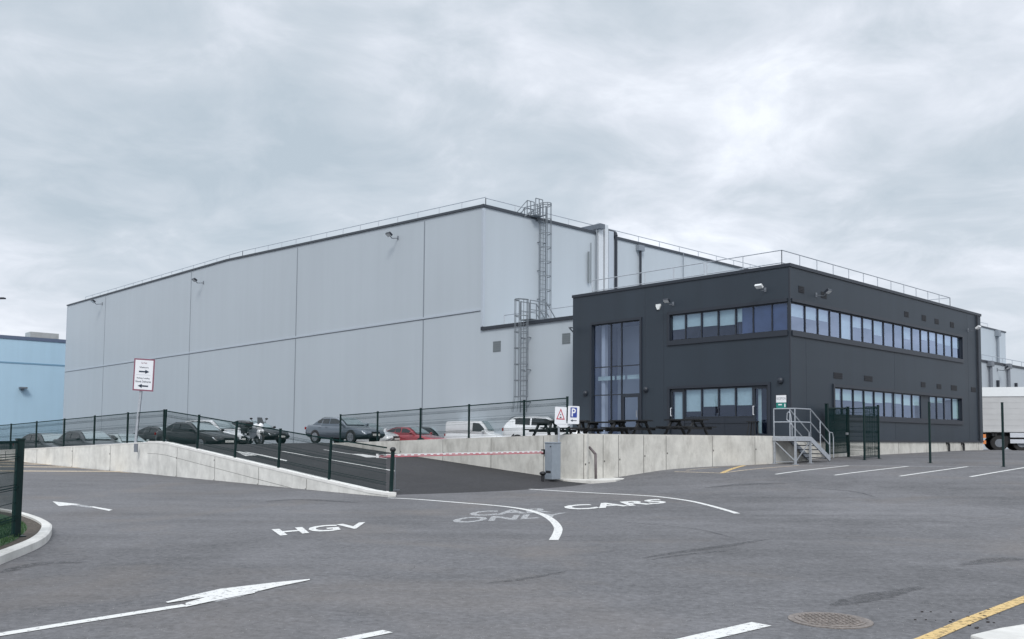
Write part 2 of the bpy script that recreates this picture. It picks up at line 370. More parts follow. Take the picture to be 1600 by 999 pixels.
def text_polys(s, bold=0.0):
    """outline glyphs of the built-in font, as verts (2-D, 0..1 box) and faces"""
    if s in _TX: return _TX[s]
    cu = bpy.data.curves.new('t', 'FONT'); cu.body = s; cu.fill_mode = 'FRONT'; cu.offset = bold; cu.resolution_u = 3
    o = bpy.data.objects.new('t', cu); COL.objects.link(o); bpy.context.view_layer.update()
    me = bpy.data.meshes.new_from_object(o.evaluated_get(bpy.context.evaluated_depsgraph_get()))
    vs = [Vector((v.co.x, v.co.y)) for v in me.vertices]; fs = [tuple(p.vertices) for p in me.polygons]
    x0 = min(v.x for v in vs); x1 = max(v.x for v in vs); y0 = min(v.y for v in vs); y1 = max(v.y for v in vs)
    vs = [((v.x - x0) / (x1 - x0), (v.y - y0) / (y1 - y0)) for v in vs]
    bpy.data.objects.remove(o); bpy.data.curves.remove(cu); bpy.data.meshes.remove(me)
    _TX[s] = (vs, fs); return _TX[s]
def put_text(mb, s, o, ax, ay, k=None, bold=.012):   # origin bottom-left, ax full width vector, ay full height vector
    vs, fs = text_polys(s, bold); mb.mesh([Vector(o) + ax * a + ay * b for a, b in vs], fs, k)

# ================================================================== GROUND, RAMP, CAR PARK
def heightgrid(xs, ys, zf, name, m):
    mb = MB(); n = len(xs); mb.mesh([(x, y, zf(x, y)) for y in ys for x in xs], [(j * n + i, j * n + i + 1, (j + 1) * n + i + 1, (j + 1) * n + i) for j in range(len(ys) - 1) for i in range(n - 1)])
    return mb.build(name, m, smooth=True)
def steps(a, b, s): 
    n = max(1, int(round(abs(b - a) / s))); return [a + (b - a) * i / n for i in range(n + 1)]
gx = [-1500, -600, -250, -120, -80] + steps(-60, 60, GSTEP) + [80, 120, 250, 600, 1500]
gy = [-400, -120, -40, -15] + steps(-5, 80, GSTEP) + [100, 140, 250, 600, 1500]
def zsheet(x, y):
    z = zg(x, y)
    if x < -12 and y < 110:
        t, w = tw(x, y)
        if t > 16 and w > -.147 * (t - 15) + 1.0: z = min(z, zpk(x, y) - .15)
    return z


mb = MB(); ts = steps(-4, 15, .5); ws = steps(0, RW, .55)
mb.mesh([wt(t, w, z_ramp(t, w)) for t in ts for w in ws], [(i * len(ws) + j, i * len(ws) + j + 1, (i + 1) * len(ws) + j + 1, (i + 1) * len(ws) + j) for i in range(len(ts) - 1) for j in range(len(ws) - 1)])
struct(mb.build('ramp_road', ASPH2, smooth=True))

def patch(t0, t1, w0f, w1, zf, step):
    mb = MB(); ts = steps(t0, t1, step); n = 14
    mb.mesh([wt(t, w0f(t) + (w1 - w0f(t)) * (j / n) ** 1.3, 0) for t in ts for j in range(n + 1)], [(i * (n + 1) + j, i * (n + 1) + j + 1, (i + 1) * (n + 1) + j + 1, (i + 1) * (n + 1) + j) for i in range(len(ts) - 1) for j in range(n)])
    for v in mb.v: v.z = zf(v.x, v.y)
    return mb
def zpk(x, y):
    t, w = tw(x, y); z = z_park(x, y)
    if w < RW + .3 and t < 17: z = z + (1.25 - z) * max(0, min(1, (17 - t) / 2))
    return z
struct(heightgrid(gx, gy, zsheet, 'ground', ASPH))
mb = patch(15, 95, lambda t: -.12 - .133 * max(0, t - 16.3), 60, zpk, 1.0)
m2 = patch(10, 15, lambda t: RW, 60, zpk, 1.0)
b0 = len(mb.v); mb.v += m2.v; mb.f += [tuple(b0 + i for i in f) for f in m2.f]; mb.mi += m2.mi
struct(mb.build('car_park_surface', ASPH2, smooth=True))

# office and warehouse anchors
OC = Vector((11.78, 38.0, 0))                         # nearest corner of the office
WC = Vector((at(754, 500, 56).x, 56.0, 0))            # nearest corner of the tall warehouse
def OL(x, y): return fpx(x, y, OC, U)                  # (t<0 going left, z)
def OR(x, y): return fpx(x, y, OC, V)
def WL(x, y): return fpx(x, y, WC, U)
def WR(x, y): return fpx(x, y, WC, V)
TE = Vector((10.40, 36.0, 0))                         # right-hand end of the terrace wall
TN = Vector((2.55, 30.58, 0))                         # where the wall starts to bend round the nose
TWD = (TE - TN).normalized()
TZ = 1.735
def z_ter(t): return min(TZ, wall_r(t) - .015)
# terrace paving (fan of quads from nose to office)
mb = MB()
line_front = [TN + (TE - TN) * (i / 10) for i in range(11)]
inner = TWD.cross(ZZ) * -1
if inner.dot(V) < 0: inner = -inner
offc = OC - U * 12.6
back = [OC + V * .5 + U * .505] + [OC + V * .5 - U * (12.6 * i / 9) for i in range(0, 10)]
back = back[::-1]
fr = [wt(10, RW + .1)] + [wt(t, RW + .1) for t in (7, 4, 2)] + [p + inner * .1 for p in line_front]
bk = [wt(10, RW + 14)] + [wt(10, RW + 14), wt(8.5, RW + 14), wt(7, RW + 14)] + back[:10] + [back[10]]
n = min(len(fr), len(bk))
for i in range(n - 1):
    q = [fr[i], fr[i + 1], bk[i + 1], bk[i]]
    mb.face([Vector((p.x, p.y, z_ter(tw(p.x, p.y)[0]))) for p in q])
struct(mb.build('terrace_paving', mat('paving', (.30, .30, .29), .85, 0, .12, 3)))

# ------------------------------------------------------------------ concrete walls
def wall_strip(name, label, pts, ztop, zbot, thick, mats, joints=(), coping=False, parent=None, hjoint=None, coph=.035):
    """pts: list of plan points along the outer face; the wall's thickness goes to the left of travel when thick > 0"""
    root = thing(name, label, 'wall', (pts[0].x, pts[0].y, zbot(0)), 0)
    mb = MB(); n = len(pts); outer_t = []; 
    for i, p in enumerate(pts):
        d = (pts[min(i + 1, n - 1)] - pts[max(i - 1, 0)]).normalized(); nn = Vector((-d.y, d.x, 0)) * thick
        zt, zb = ztop(i), zbot(i); outer_t.append((Vector((p.x, p.y, zb)), Vector((p.x, p.y, zt)), Vector((p.x + nn.x, p.y + nn.y, zt)), Vector((p.x + nn.x, p.y + nn.y, zb))))
    for a, b in zip(outer_t[:-1], outer_t[1:]):
        for j in range(3): mb.face([a[j], b[j], b[j + 1], a[j + 1]])
    mb.face(outer_t[0]); mb.face(outer_t[-1])
    mb.build('wall_body', mats[0], root, merge=True)
    jb = MB()
    cum = [0]
    for a, b in zip(pts[:-1], pts[1:]): cum.append(cum[-1] + (b - a).length)
    for s in joints:
        for i in range(n - 1):
            if cum[i] <= s <= cum[i + 1]:
                k = (s - cum[i]) / (cum[i + 1] - cum[i]); p = pts[i].lerp(pts[i + 1], k); d = (pts[i + 1] - pts[i]).normalized(); nn = Vector((-d.y, d.x, 0)) * (1 if thick > 0 else -1)
                zt = ztop(i) * (1 - k) + ztop(i + 1) * k; zb = zbot(i) * (1 - k) + zbot(i + 1) * k
                jb.obox((p.x, p.y, (zt + zb) / 2 - .015), d * .009, nn * .004, ZZ * ((zt - zb) / 2 - .02))
                for zz in (.3, 1.0):           # rusty tie holes either side of a joint
                    if zt - zb > zz + .15: jb.obox(Vector((p.x, p.y, zb + zz)) + d * .06, d * .022, nn * .004, ZZ * .03)
    if hjoint:
        for i in range(n - 1):
            a = pts[i]; b = pts[i + 1]; za = ztop(i) - hjoint; zb_ = ztop(i + 1) - hjoint
            if za < zbot(i) + .1: continue
            jb.bar((a.x, a.y, za), (b.x, b.y, zb_), .006, .010)
    if jb.f: jb.build('joint', GROOVE, root)
    if coping:
        cb_ = MB()
        for i in range(n - 1):
            a = outer_t[i]; b = outer_t[i + 1]; d = (pts[i + 1] - pts[i]).normalized(); nn = Vector((-d.y, d.x, 0)) * (1 if thick > 0 else -1)
            t_ = Vector((0, 0, coph))
            ao = a[1] - nn * .012; bo = b[1] - nn * .012; ai = a[2] + nn * .012; bi = b[2] + nn * .012
            cb_.mesh([ao, bo, bi, ai, ao + t_, bo + t_, bi + t_, ai + t_], [(3, 2, 1, 0), (4, 5, 6, 7), (0, 1, 5, 4), (1, 2, 6, 5), (2, 3, 7, 6), (3, 0, 4, 7)])
        cb_.build('coping', mats[1], root)
    return root
# left ramp wall (outer face at w = -0.3)
WTH = .25
tsl = steps(-.15, 16.3, .9)
pl = [wt(t, -WTH) for t in tsl]
wall_strip('ramp_wall', 'low pale concrete wall with white top rising along the left side of the car ramp', pl, lambda i: wall_l(tsl[i]), lambda i: zg(pl[i].x, pl[i].y) - .3, -WTH, [CONCL, COPE], [4.2, 7.2, 10.4, 13.6], True, hjoint=.42, coph=.075)
# wall to the far left, round the car park
A0 = wt(16.3, -WTH); A1 = Vector((-25.4, 45.0, 0)); A2 = A0 + (A1 - A0).normalized() * 34
npt = 12; pa = [A0.lerp(A2, i / npt) for i in range(npt + 1)]
def za(i):
    s = (pa[i] - A0).length; return 1.29 - .037 * s if s < 14 else 1.29 - .037 * 14 - .02 * (s - 14)
wall_strip('boundary_wall', 'pale concrete wall below the dark parked cars at the far left', pa, za, lambda i: zg(pa[i].x, pa[i].y) - .3, -WTH, [CONCL, COPE], [3, 6.4, 10, 13.5, 17], True)
# right ramp wall, inner face at w = RW
tsr = steps(15.5, .6, .9)
pr = [wt(t, RW) for t in tsr]
wall_strip('retaining_wall', 'grey concrete retaining wall behind the red and white barrier arm', pr, lambda i: wall_r(tsr[i]), lambda i: .0, .25, [CONC, KERB], [2.6, 5.3, 8.1, 10.9, 13.6], False)
# terrace wall: bend at the nose, then straight to the steps
N0 = wt(.6, RW)
bend = []
for k in range(7):                                     # quadratic bend from ramp direction to wall direction
    s = k / 6; ctl = N0 + U * 1.05
    bend.append(N0 * (1 - s) ** 2 + ctl * 2 * s * (1 - s) + TN * s * s)
ptw = bend + [TN + (TE - TN) * (i / 9) for i in range(1, 10)]
blen = sum((b - a).length for a, b in zip(bend[:-1], bend[1:]))
js = [.5, .95, 1.35, blen] + [blen + s for s in (.72, 1.42, 2.6, 3.7, 6.1, 8.5)]
wall_strip('terrace_wall', 'tall grey concrete terrace wall with upright formwork joints below the office', ptw, lambda i: TZ + .02, lambda i: zg(ptw[i].x, ptw[i].y) - .4, .25, [CONC, KERB], js, False, hjoint=None)
# side of the terrace behind the steps
ps = [TE, TE + V * 1.3, TE + V * 2.9]
wall_strip('terrace_end_wall', 'shaded concrete end wall of the terrace behind the galvanised steps', ps, lambda i: TZ + .015, lambda i: .3, .5, [CONC, KERB], [], False)

# ------------------------------------------------------------------ kerbed island by the barrier
def slab(poly, z0, z1, name, m, bevel=0.0):
    mb = MB(); mb.prism([Vector((p.x, p.y, z0)) for p in poly], (0, 0, z1 - z0)); return mb.build(name, m, bevel=bevel)
isl = [G(838, 747), G(852, 752), G(880, 755.5), G(925, 756), G(962, 753), G(974, 749)]
isl = [p for p in isl] + [TN + (TE - TN) * .2, TN, bend[3], bend[1], bend[0]]
zi = zg(2.0, 29.4) + .13
o = slab(isl, zi - .35, zi + .01, 'kerb_island', KERB, .02)
tag(o, 'low pale concrete kerb island at the foot of the barrier cabinet', 'kerb')

# ================================================================== BUILDINGS
class Face:
    """an upright facade: origin P0, tangent T (to the right in the picture), outward normal NN"""
    def __init__(s, P0, T):
        s.P = Vector(P0); s.T = T; s.N = Vector((T.y, -T.x, 0))
    def at(s, t, z, out=0.0): return s.P + s.T * t + ZZ * z + s.N * out
    def px(s, x, y): return fpx(x, y, s.P, s.T)
    def rect(s, x0, x1, yt, yb, xref=None):     # pixel box -> t0, t1, z0, z1 (yt, yb read at column xref, default x0)
        xr = x0 if xref is None else xref
        ym = (yt + yb) / 2
        return s.px(x0, ym)[0], s.px(x1, ym)[0], s.px(xr, yb)[1], s.px(xr, yt)[1]
    def box(s, mb, t0, t1, z0, z1, o0, o1, k=None):
        c = s.at((t0 + t1) / 2, (z0 + z1) / 2, (o0 + o1) / 2); mb.obox(c, s.T * abs(t1 - t0) / 2, s.N * (o1 - o0) / 2, ZZ * (z1 - z0) / 2, k)
    def wall(s, mb, t0, t1, z0, z1, holes, reveal=.14, ztop=None):
        ts = sorted({t0, t1} | {h[0] for h in holes} | {h[1] for h in holes}); zs = sorted({z0, z1} | {h[2] for h in holes} | {h[3] for h in holes})
        for a, b in zip(ts[:-1], ts[1:]):
            for c, d in zip(zs[:-1], zs[1:]):
                m = ((a + b) / 2, (c + d) / 2)
                if any(h[0] < m[0] < h[1] and h[2] < m[1] < h[3] for h in holes): continue
                mb.face([s.at(a, c), s.at(b, c), s.at(b, d), s.at(a, d)])
        for h in holes:
            a, b, c, d = h
            for p, q in (((a, c), (b, c)), ((b, c), (b, d)), ((b, d), (a, d)), ((a, d), (a, c))):
                mb.face([s.at(*p), s.at(*q), s.at(q[0], q[1], -reveal), s.at(p[0], p[1], -reveal)])
FL, FR = Face(OC, U), Face(OC, V)
ZR = FL.px(1236, 412)[1]                      # office roof edge height
OW = -FL.px(895, 540)[0]                      # width of the office's left-hand face
OD = FR.px(1534, 590)[0]                      # length of its right-hand face
ZC = FR.px(1460, 690)[1]                      # underside of the cladding on the right-hand face
office = thing('office_building', 'two storey charcoal clad office block with ribbon windows', 'building', (OC.x, OC.y, TZ))

W1 = FL.rect(925.3, 1000.2, 508, 675.5)
W1 = (W1[0], W1[1], TZ + .02, FL.px(962, 504)[1])
W2 = FL.rect(1046.9, 1234, 491, 536.6); W2 = (W2[0], -.10, W2[2], W2[3])
W3 = FL.rect(1047, 1200.5, 611, 652); W3 = (W3[0], W3[1], TZ + .02, FL.px(1172, 603)[1])
W4 = FR.rect(1239.5, 1501.6, 471.9, 517.3); W4 = (.10, W4[1], W4[2], W4[3])
W5 = FR.rect(1303.4, 1501.6, 605, 648.8)
W2 = (W2[0], W2[1], W4[2], W4[3])            # the upper ribbon runs round the corner at one height
mb = MB()
FL.wall(mb, -OW, 0, TZ - .1, ZR, [W1, W2, W3]); FR.wall(mb, 0, OD, ZC, ZR, [W4, W5])
# back and far sides
Bk = Face(OC - U * OW + V * OD, -U)
mb.face([FL.at(-OW, TZ - .1), FL.at(-OW, ZR), FL.at(-OW, ZR, -OD), FL.at(-OW, TZ - .1, -OD)])
mb.face([FR.at(OD, ZC), FR.at(OD, ZR), FR.at(OD, ZR, -OW), FR.at(OD, ZC, -OW)])
wl = mb.build('wall', DARKC, office)
mb = MB()                                       # roof deck inside the parapet
zd = ZR - .28
mb.face([OC - U * .25 + V * .25 + ZZ * zd, OC - U * (OW - .2) + V * .25 + ZZ * zd, OC - U * (OW - .2) + V * (OD - .25) + ZZ * zd, OC - U * .25 + V * (OD - .25) + ZZ * zd])
mb.build('roof', ROOF, office)
mb = MB()                                       # parapet capping
FL.box(mb, -OW - .04, .05, ZR - .11, ZR + .03, -.25, .045); FR.box(mb, .0, OD + .04, ZR - .112, ZR + .028, -.25, .05)
mb.obox(OC - U * (OW - .1) + V * OD / 2 + ZZ * (ZR - .04), V * (OD / 2 - .02), U * .12, ZZ * .068); mb.obox(OC - U * OW / 2 + V * (OD - .1) + ZZ * (ZR - .045), U * (OW / 2 - .05), V * .12, ZZ * .066)
mb.build('parapet_capping', TRIM, office)
mb = MB()                                       # corner trim, vertical panel seams, base trim
mb.obox(OC + ZZ * ((ZR + ZC) / 2 - .02) - U * .02 + V * .02, U * .035, V * .035, ZZ * ((ZR - ZC) / 2 - .14))
for x in (1008, 1037): t = FL.px(x, 560)[0]; FL.box(mb, t - .008, t + .008, TZ, ZR - .12, -.01, .004)
for x in (1260, 1398, 1513, 1526): t = FR.px(x, 590)[0]; FR.box(mb, t - .008, t + .008, ZC, W4[2] - .16 if x < 1500 else ZR - .12, -.01, .004)
FR.box(mb, .0, OD, ZC - .04, ZC + .05, -.05, .03); FL.box(mb, -OW, W1[0] - .3, TZ, TZ + .06, -.05, .02)
mb.build('trim', TRIM, office)
mb = MB(); FR.box(mb, -.02, OD + .05, .0, ZC - .04, -.4, -.03); pl_ = mb.build('plinth', CONC, office)
mb = MB()
for x in (1405, 1530): t = FR.px(x, 698)[0]; mb = MB(); FR.box(mb, t - .01, t + .01, .5, ZC - .06, -.035, -.025); mb.build('joint', GROOVE, pl_)
for x in (1481.3, 1504.3):
    t = FR.px(x, 698)[0]; p = FR.at(t, .7, .06); mb = MB(); zt = ZC - .18; mb.path([p, Vector((p.x, p.y, zt)), Vector((p.x, p.y, zt + .06)) - V * .05, FR.at(t - .12, zt + .08, .06), FR.at(t - .16, zt + .07, -.05)], .055, 8); mb.build('vent_pipe', BLACK, office)

def surround(face, r, d=.07, w=.13, sides='LRTB', dep=.06):
    mb = MB(); t0, t1, z0, z1 = r
    if 'T' in sides: face.box(mb, t0 - (w if 'L' in sides else 0), t1 + (w if 'R' in sides else 0), z1, z1 + w, -.03, dep + .004)
    if 'B' in sides: face.box(mb, t0 - (w if 'L' in sides else 0), t1 + (w if 'R' in sides else 0), z0 - w * 1.5, z0, -.03, dep + .004)
    if 'L' in sides: face.box(mb, t0 - w, t0, z0, z1, -.03, dep)
    if 'R' in sides: face.box(mb, t1, t1 + w, z0, z1, -.03, dep)
    return mb
def window(face, r, mull, blinds, glassm, name='window', trans=(), fw=.05, nopane=(), bottoms=None):
    """frame in the opening with mullions at the given t; one pane and (where drawn) one blind for each bay"""
    t0, t1, z0, z1 = r
    mb = MB(); o0, o1 = -.13, -.05
    face.box(mb, t0, t1, z0, z0 + fw, o0, o1); face.box(mb, t0, t1, z1 - fw, z1, o0, o1)
    ed = [t0] + list(mull) + [t1]
    for i, t in enumerate(ed):
        a = t if i == 0 else t - fw * .5; b = t + fw if i == 0 else (t if i == len(ed) - 1 else t + fw * .5)
        if i == len(ed) - 1: a = t - fw
        face.box(mb, a, b, z0 + fw, z1 - fw, o0 - .002, o1 + .003)
    for z in trans: face.box(mb, t0 + fw, t1 - fw, z - fw / 2, z + fw / 2, o0 + .004, o1 - .004)
    fr = mb.build(name, TRIM, office)
    for i in range(len(ed) - 1):
        a, b = ed[i] + .028, ed[i + 1] - .028
        if i in nopane: 
            mb = MB(); face.box(mb, a, b, z0 + fw, z1 - fw, -.11, -.075); mb.build('infill_panel', DARKC, fr); continue
        mb = MB(); mb.face([face.at(a, z0 + .03, -.09), face.at(b, z0 + .03, -.09), face.at(b, z1 - .03, -.09), face.at(a, z1 - .03, -.09)]); mb.build('pane', glassm, fr)
        bl = blinds[i] if i < len(blinds) else 0
        if bl: 
            mb = MB(); zb = z1 - .03 - bl * (z1 - z0 - .06); face.box(mb, a + .02, b - .02, zb, z1 - .03, -.17, -.155); face.box(mb, a + .02, b - .02, zb - .02, zb, -.175, -.15); mb.build('blind', BLIND, fr)
    return fr
def tt(face, xs, y): return [face.px(x, y)[0] for x in xs]
surround(FL, W1, sides='LRT', w=.12).build('window_surround', TRIM, office)
w1 = window(FL, W1, tt(FL, (953.5, 969.8), 580), (), GLASS, 'curtain_wall', trans=(FL.px(925.3, 575)[1], FL.px(925.3, 617.6)[1] - .02))
mb = MB()
for a, b in ((926.5, 952), (955.5, 968.5), (972, 999)):
    ta, tb = FL.px(a, 590)[0], FL.px(b, 590)[0]; zz_ = FL.px(926, 591.5)[1]; FL.box(mb, ta, tb, zz_ - .11, zz_ + .10, -.42, -.40)
mb.build('floor_edge_panel', BLIND, w1)
mb = MB(); dx0, dx1 = FL.px(971.5, 640)[0], FL.px(998.5, 640)[0]; zt = FL.px(971.5, 617.5)[1]
FL.box(mb, dx0, dx0 + .1, TZ + .05, zt, -.128, -.03); FL.box(mb, dx1 - .1, dx1, TZ + .05, zt, -.128, -.03); FL.box(mb, dx0 + .1, dx1 - .1, zt - .12, zt, -.128, -.03); FL.box(mb, dx0 + .1, dx1 - .1, TZ + .06, TZ + .28, -.128, -.03)
d_ = mb.build('door', TRIM, office); mb = MB(); FL.box(mb, dx1 - .16, dx1 - .13, TZ + .9, TZ + 1.25, -.03, .03); mb.build('handle', GALV, d_)

surround(FL, W2, sides='LTB', w=.14).build('window_surround', TRIM, office)
surround(FR, W4, sides='TBR', w=.14).build('window_surround', TRIM, office)
window(FL, W2, tt(FL, (1069.8, 1094.7, 1120.8, 1148.2, 1175.8, 1205.2), 510), (.56, .50, .55, .58, .50, 0, 0), GLASS)
window(FR, W4, tt(FR, (1260.5, 1280.5, 1298.9, 1315.7, 1333.5, 1350.2, 1366.5, 1382.7, 1398.4, 1413, 1426.8, 1440.3, 1453, 1465.1, 1477, 1489), 515),
       (.45, .45, .42, 0, .95, .42, .38, .58, 0, 0, .5, 0, .4, .35, .42, .45, .5), GLASSR)
surround(FL, W3, sides='LRT', w=.12).build('window_surround', TRIM, office)
DW0, DW1 = tt(FL, (1068.5, 1176), 640)
Wm = (DW0, DW1, FL.px(1100, 652)[1] - .02, W3[3] - .02)
window(FL, (Wm[0], Wm[1], Wm[2], Wm[3]), tt(FL, (1095, 1121.4, 1148), 630), (.78, .62, .58, .60), GLASS)
mb = MB(); FL.box(mb, DW0, DW1, TZ, Wm[2], -.12, -.06); 
for t in tt(FL, (1131,), 665): FL.box(mb, t - .01, t + .01, TZ + .02, Wm[2] - .02, -.06, -.05)
FL.box(mb, DW0, DW1, Wm[2] - .26, Wm[2] - .23, -.06, -.03); mb.build('spandrel_panel', TRIM, office)
for (x0, x1, blind) in ((1047.6, 1068.3, .96), (1176.2, 1200.2, 0)):
    a, b = tt(FL, (x0, x1), 640); mb = MB(); zt = W3[3] - .02
    if a < W3[0]: a = W3[0] + .01
    for q in ((a, a + .09, TZ + .03, zt), (b - .09, b, TZ + .03, zt)): FL.box(mb, *q, -.125, -.03)
    FL.box(mb, a + .09, b - .09, zt - .12, zt, -.125, -.03); zb = TZ + .12 if x0 > 1100 else TZ + .75; FL.box(mb, a + .09, b - .09, TZ + .03, zb, -.12, -.035)
    d_ = mb.build('door', TRIM, office)
    mb = MB(); mb.face([FL.at(a + .09, zb, -.08), FL.at(b - .09, zb, -.08), FL.at(b - .09, zt - .12, -.08), FL.at(a + .09, zt - .12, -.08)]); mb.build('pane', GLASS, d_)
    mb = MB()
    if blind: FL.box(mb, a + .12, b - .12, zb + .02, zt - .13, -.2, -.18); mb.build('blind', BLIND, d_)
    else: FL.box(mb, a + .10, a + .26, zb + .02, zt - .13, -.3, -.28); mb.build('blind', BLIND, d_)
    hx = a + .045 if x0 > 1100 else a + .045
    mb = MB(); p = FL.at(hx, TZ + 1.0, .03)
    mb.path([FL.at(hx, TZ + .95, -.03), FL.at(hx + .0, TZ + .95, .05), FL.at(hx, TZ + 1.32, .05), FL.at(hx, TZ + 1.32, -.03)], .018, 6); mb.build('handle', WHITEM, d_)
surround(FR, W5, sides='LRTB', w=.14).build('window_surround', TRIM, office)
window(FR, W5, tt(FR, (1318, 1335.8, 1352.3, 1368.2, 1384, 1398.7, 1413, 1427.2, 1441, 1454.2, 1465.6, 1477.3, 1489.5), 630),
       (.42, .42, .42, .46, .42, .38, .40, .44, .42, 0, .25, .22, 0, .9), GLASSL, nopane=(9,))
# dark rooms behind the glass
def room(face, r, depth=2.6):
    t0, t1, z0, z1 = r; mb = MB(); e_ = .3
    P = [face.at(t0 - e_, z0 - .1, -.19), face.at(t1 + e_, z0 - .1, -.19), face.at(t1 + e_, z1 + .1, -.19), face.at(t0 - e_, z1 + .1, -.19)]; Q = [p - face.N * depth for p in P]
    mb.face([Q[0], Q[1], Q[2], Q[3]])
    for i in range(4): mb.face([P[i], P[(i + 1) % 4], Q[(i + 1) % 4], Q[i]])
    mb.build('room_interior', ROOM, office)
room(FL, W1, 2.4); room(FL, (W2[0], -2.9, W2[2], W2[3])); room(FL, (W3[0] + .1, W3[1], W3[2] + .1, W3[3]), 2.3); room(FR, (.4, W4[1], W4[2], W4[3]), 2.2); room(FR, W5, 2.2)
# lobby column and stair seen through the tall glass
mb = MB(); t = W1[0] + .32; FL.box(mb, t - .12, t + .10, TZ, W1[3], -.75, -.5); mb.build('inner_column', mat('inner_column_paint', (.55, .58, .62), .7), office)

VENT = mat('vent_black', (.012, .013, .018), .6)
def vent(face, x0, x1, y0, y1, m=VENT, parent=None, name='vent', slat=.07):
    t0, t1, z0, z1 = face.rect(x0, x1, y0, y1); mb = MB(); face.box(mb, t0, t1, z0, z1, -.02, .012)
    n = max(2, int((z1 - z0) / slat))
    for i in range(n): z = z0 + (i + .5) * (z1 - z0) / n; face.box(mb, t0 + .015, t1 - .015, z - .008, z + .008, .012, .024)
    mb.build(name, m, parent or office)
for v_ in ((1247.6, 1256.2, 446.5, 457), (1282.7, 1291.4, 455.5, 465.5), (1413, 1419.5, 486.5, 495), (1440.3, 1446.8, 492, 501), (1460.5, 1466.5, 498, 506), (1484.6, 1490.4, 503, 511.5),
           (1302.4, 1316, 582, 591.5), (1350.3, 1363, 587, 595.5), (1439, 1445.7, 597, 605), (1463.8, 1470.5, 600, 607.6), (1486, 1495, 602, 610), (1517.3, 1524.6, 605, 612.4)): vent(FR, *v_)
LAMPG = mat('lamp_glass', (.75, .77, .78), .15, 0, .02)
def flood(face, x, y, parent, pale=False, s=1.0, dirt=1):
    t, z = face.px(x, y); mb = MB(); face.box(mb, t - .05 * s, t + .05 * s, z - .12 * s, z + .06 * s, 0, .03)
    a = face.at(t, z - .05 * s, .03); b = face.at(t - .02, z - .10 * s, .34 * s); c = face.at(t, z + .06 * s, .52 * s)
    mb.bar(a, b, .035 * s); mb.bar(b, c, .03 * s); o = mb.build('floodlight', STEEL, parent)
    mb = MB(); ax = face.T * .16 * s; d_ = (face.N * .8 + ZZ * .55).normalized(); up_ = d_.cross(face.T).normalized()
    mb.obox(c, ax, d_ * .10 * s, up_ * .045 * s, 0); mb.obox(c - up_ * .048 * s * (1 if up_.z > 0 else -1), ax * .85, d_ * .085 * s, up_ * .004, 1); mb.build('lamp_head', [LAMPG if pale else TRIM, LAMPG], o)
flood(FL, 1196, 452, office, True); flood(FL, 1052, 474, office); flood(FR, 1275, 460, office, False, 1.1); flood(FR, 1512, 515, office, True, 1.1)
for x, y in ((1220, 595), (1009.7, 609), (915.4, 615)):
    t, z = FL.px(x, y); mb = MB(); mb.ball(FL.at(t, z, .02), .14, .14, .15, 12, 8); mb.build('bulkhead_lamp', TRIM, office, smooth=True)
t, z = FL.px(1029.5, 479); mb = MB(); mb.prism([FL.at(t + a, z + b, .0) for a, b in ((-.13, .10), (.13, .10), (.13, .0), (.05, -.16), (-.05, -.16), (-.13, .0))], FL.N * .08); mb.build('alarm_box', WHITEP_ if False else mat('white_box', (.78, .8, .8), .4), office)
t, z = FL.px(1001, 637); 
# bracket that pokes out at the far left edge of the office
mb = MB(); p = at(893, 514, 46.2); q_ = at(889, 512, 46.2); mb.bar(at(895.5, 512.5, 46.9), at(889, 512, 46.2), .06); mb.bar(at(895.5, 519, 46.9), at(889.5, 512.5, 46.2), .05); mb.build('wall_bracket', STEEL, office)
# roof railing of the office
def railing(parent, pts, h, spacing, base, rails=(1.0, .5), r=.022, name='roof_railing', m=GALV, z=None, gap=None):
    mb = MB()
    for a, b in zip(pts[:-1], pts[1:]):
        n = max(1, round((b - a).length / spacing))
        for i in range(n + 1):
            p = a.lerp(b, i / n); mb.tube(p, p + ZZ * h, r, 6)
        for f_ in rails: mb.tube(a + ZZ * h * f_, b + ZZ * h * f_, r, 6)
    return mb.build(name, m, parent)
sb_ = .85
c0 = OC - U * sb_ + V * sb_; zdk = Vector((0, 0, zd))
e1 = OC - U * (OW - .5) + V * sb_
e1t = FL.px(1105, 412)[0]
def fl(t): return OC + U * t + V * sb_ + zdk
tE = -OW + .6
railing(office, [fl(tE), fl(-4.9)], 1.12, 1.9, 0)
railing(office, [fl(-4.75), c0 + zdk], 1.12, 1.75, 0)
cR = OC - U * sb_ + V * (FR.px(1509, 500)[0]) + zdk
railing(office, [c0 + zdk, cR], 1.12, 1.55, 0); railing(office, [cR, cR - U * 5.5], 1.12, 2.5, 0)
# rain pipe on the right-hand face
mb = MB(); t = FR.px(1527.5, 590)[0]; mb.tube(FR.at(t, ZC + .05, .06), FR.at(t, ZR - .15, .06), .05, 8); mb.build('rain_pipe', TRIM, office)
# door sign
sgn = FL.rect(1212.2, 1230, 617, 639.5)
t0, t1, z0, z1 = sgn; ds_ = thing('wall_sign', 'small white and green sign on the charcoal wall left of the steps', 'sign', tuple(FL.at((t0 + t1) / 2, z0)))
mb = MB(); FL.box(mb, t0, t1, z0, z1, .004, .02); pnl = mb.build('sign_panel', TRIM, ds_)
zm = z0 + (z1 - z0) * .45; mb = MB(); e_ = .03
def q4(a, b, c, d, k, o_): mb.face([FL.at(a, c, o_), FL.at(b, c, o_), FL.at(b, d, o_), FL.at(a, d, o_)], k)
q4(t0 + e_, t1 - e_, zm, z1 - e_, 0, .023); q4(t0 + e_, t1 - e_, z0 + e_, zm - .01, 1, .023)
q4(t0 + .13, t0 + .30, z0 + .16, z0 + .21, 0, .026); q4(t1 - .12, t1 - .07, z0 + .08, z0 + .22, 0, .026)
put_text(mb, 'RECEPTION', FL.at(t0 + .06, zm + .12, .027), U * (t1 - t0 - .12), ZZ * .10, 2)
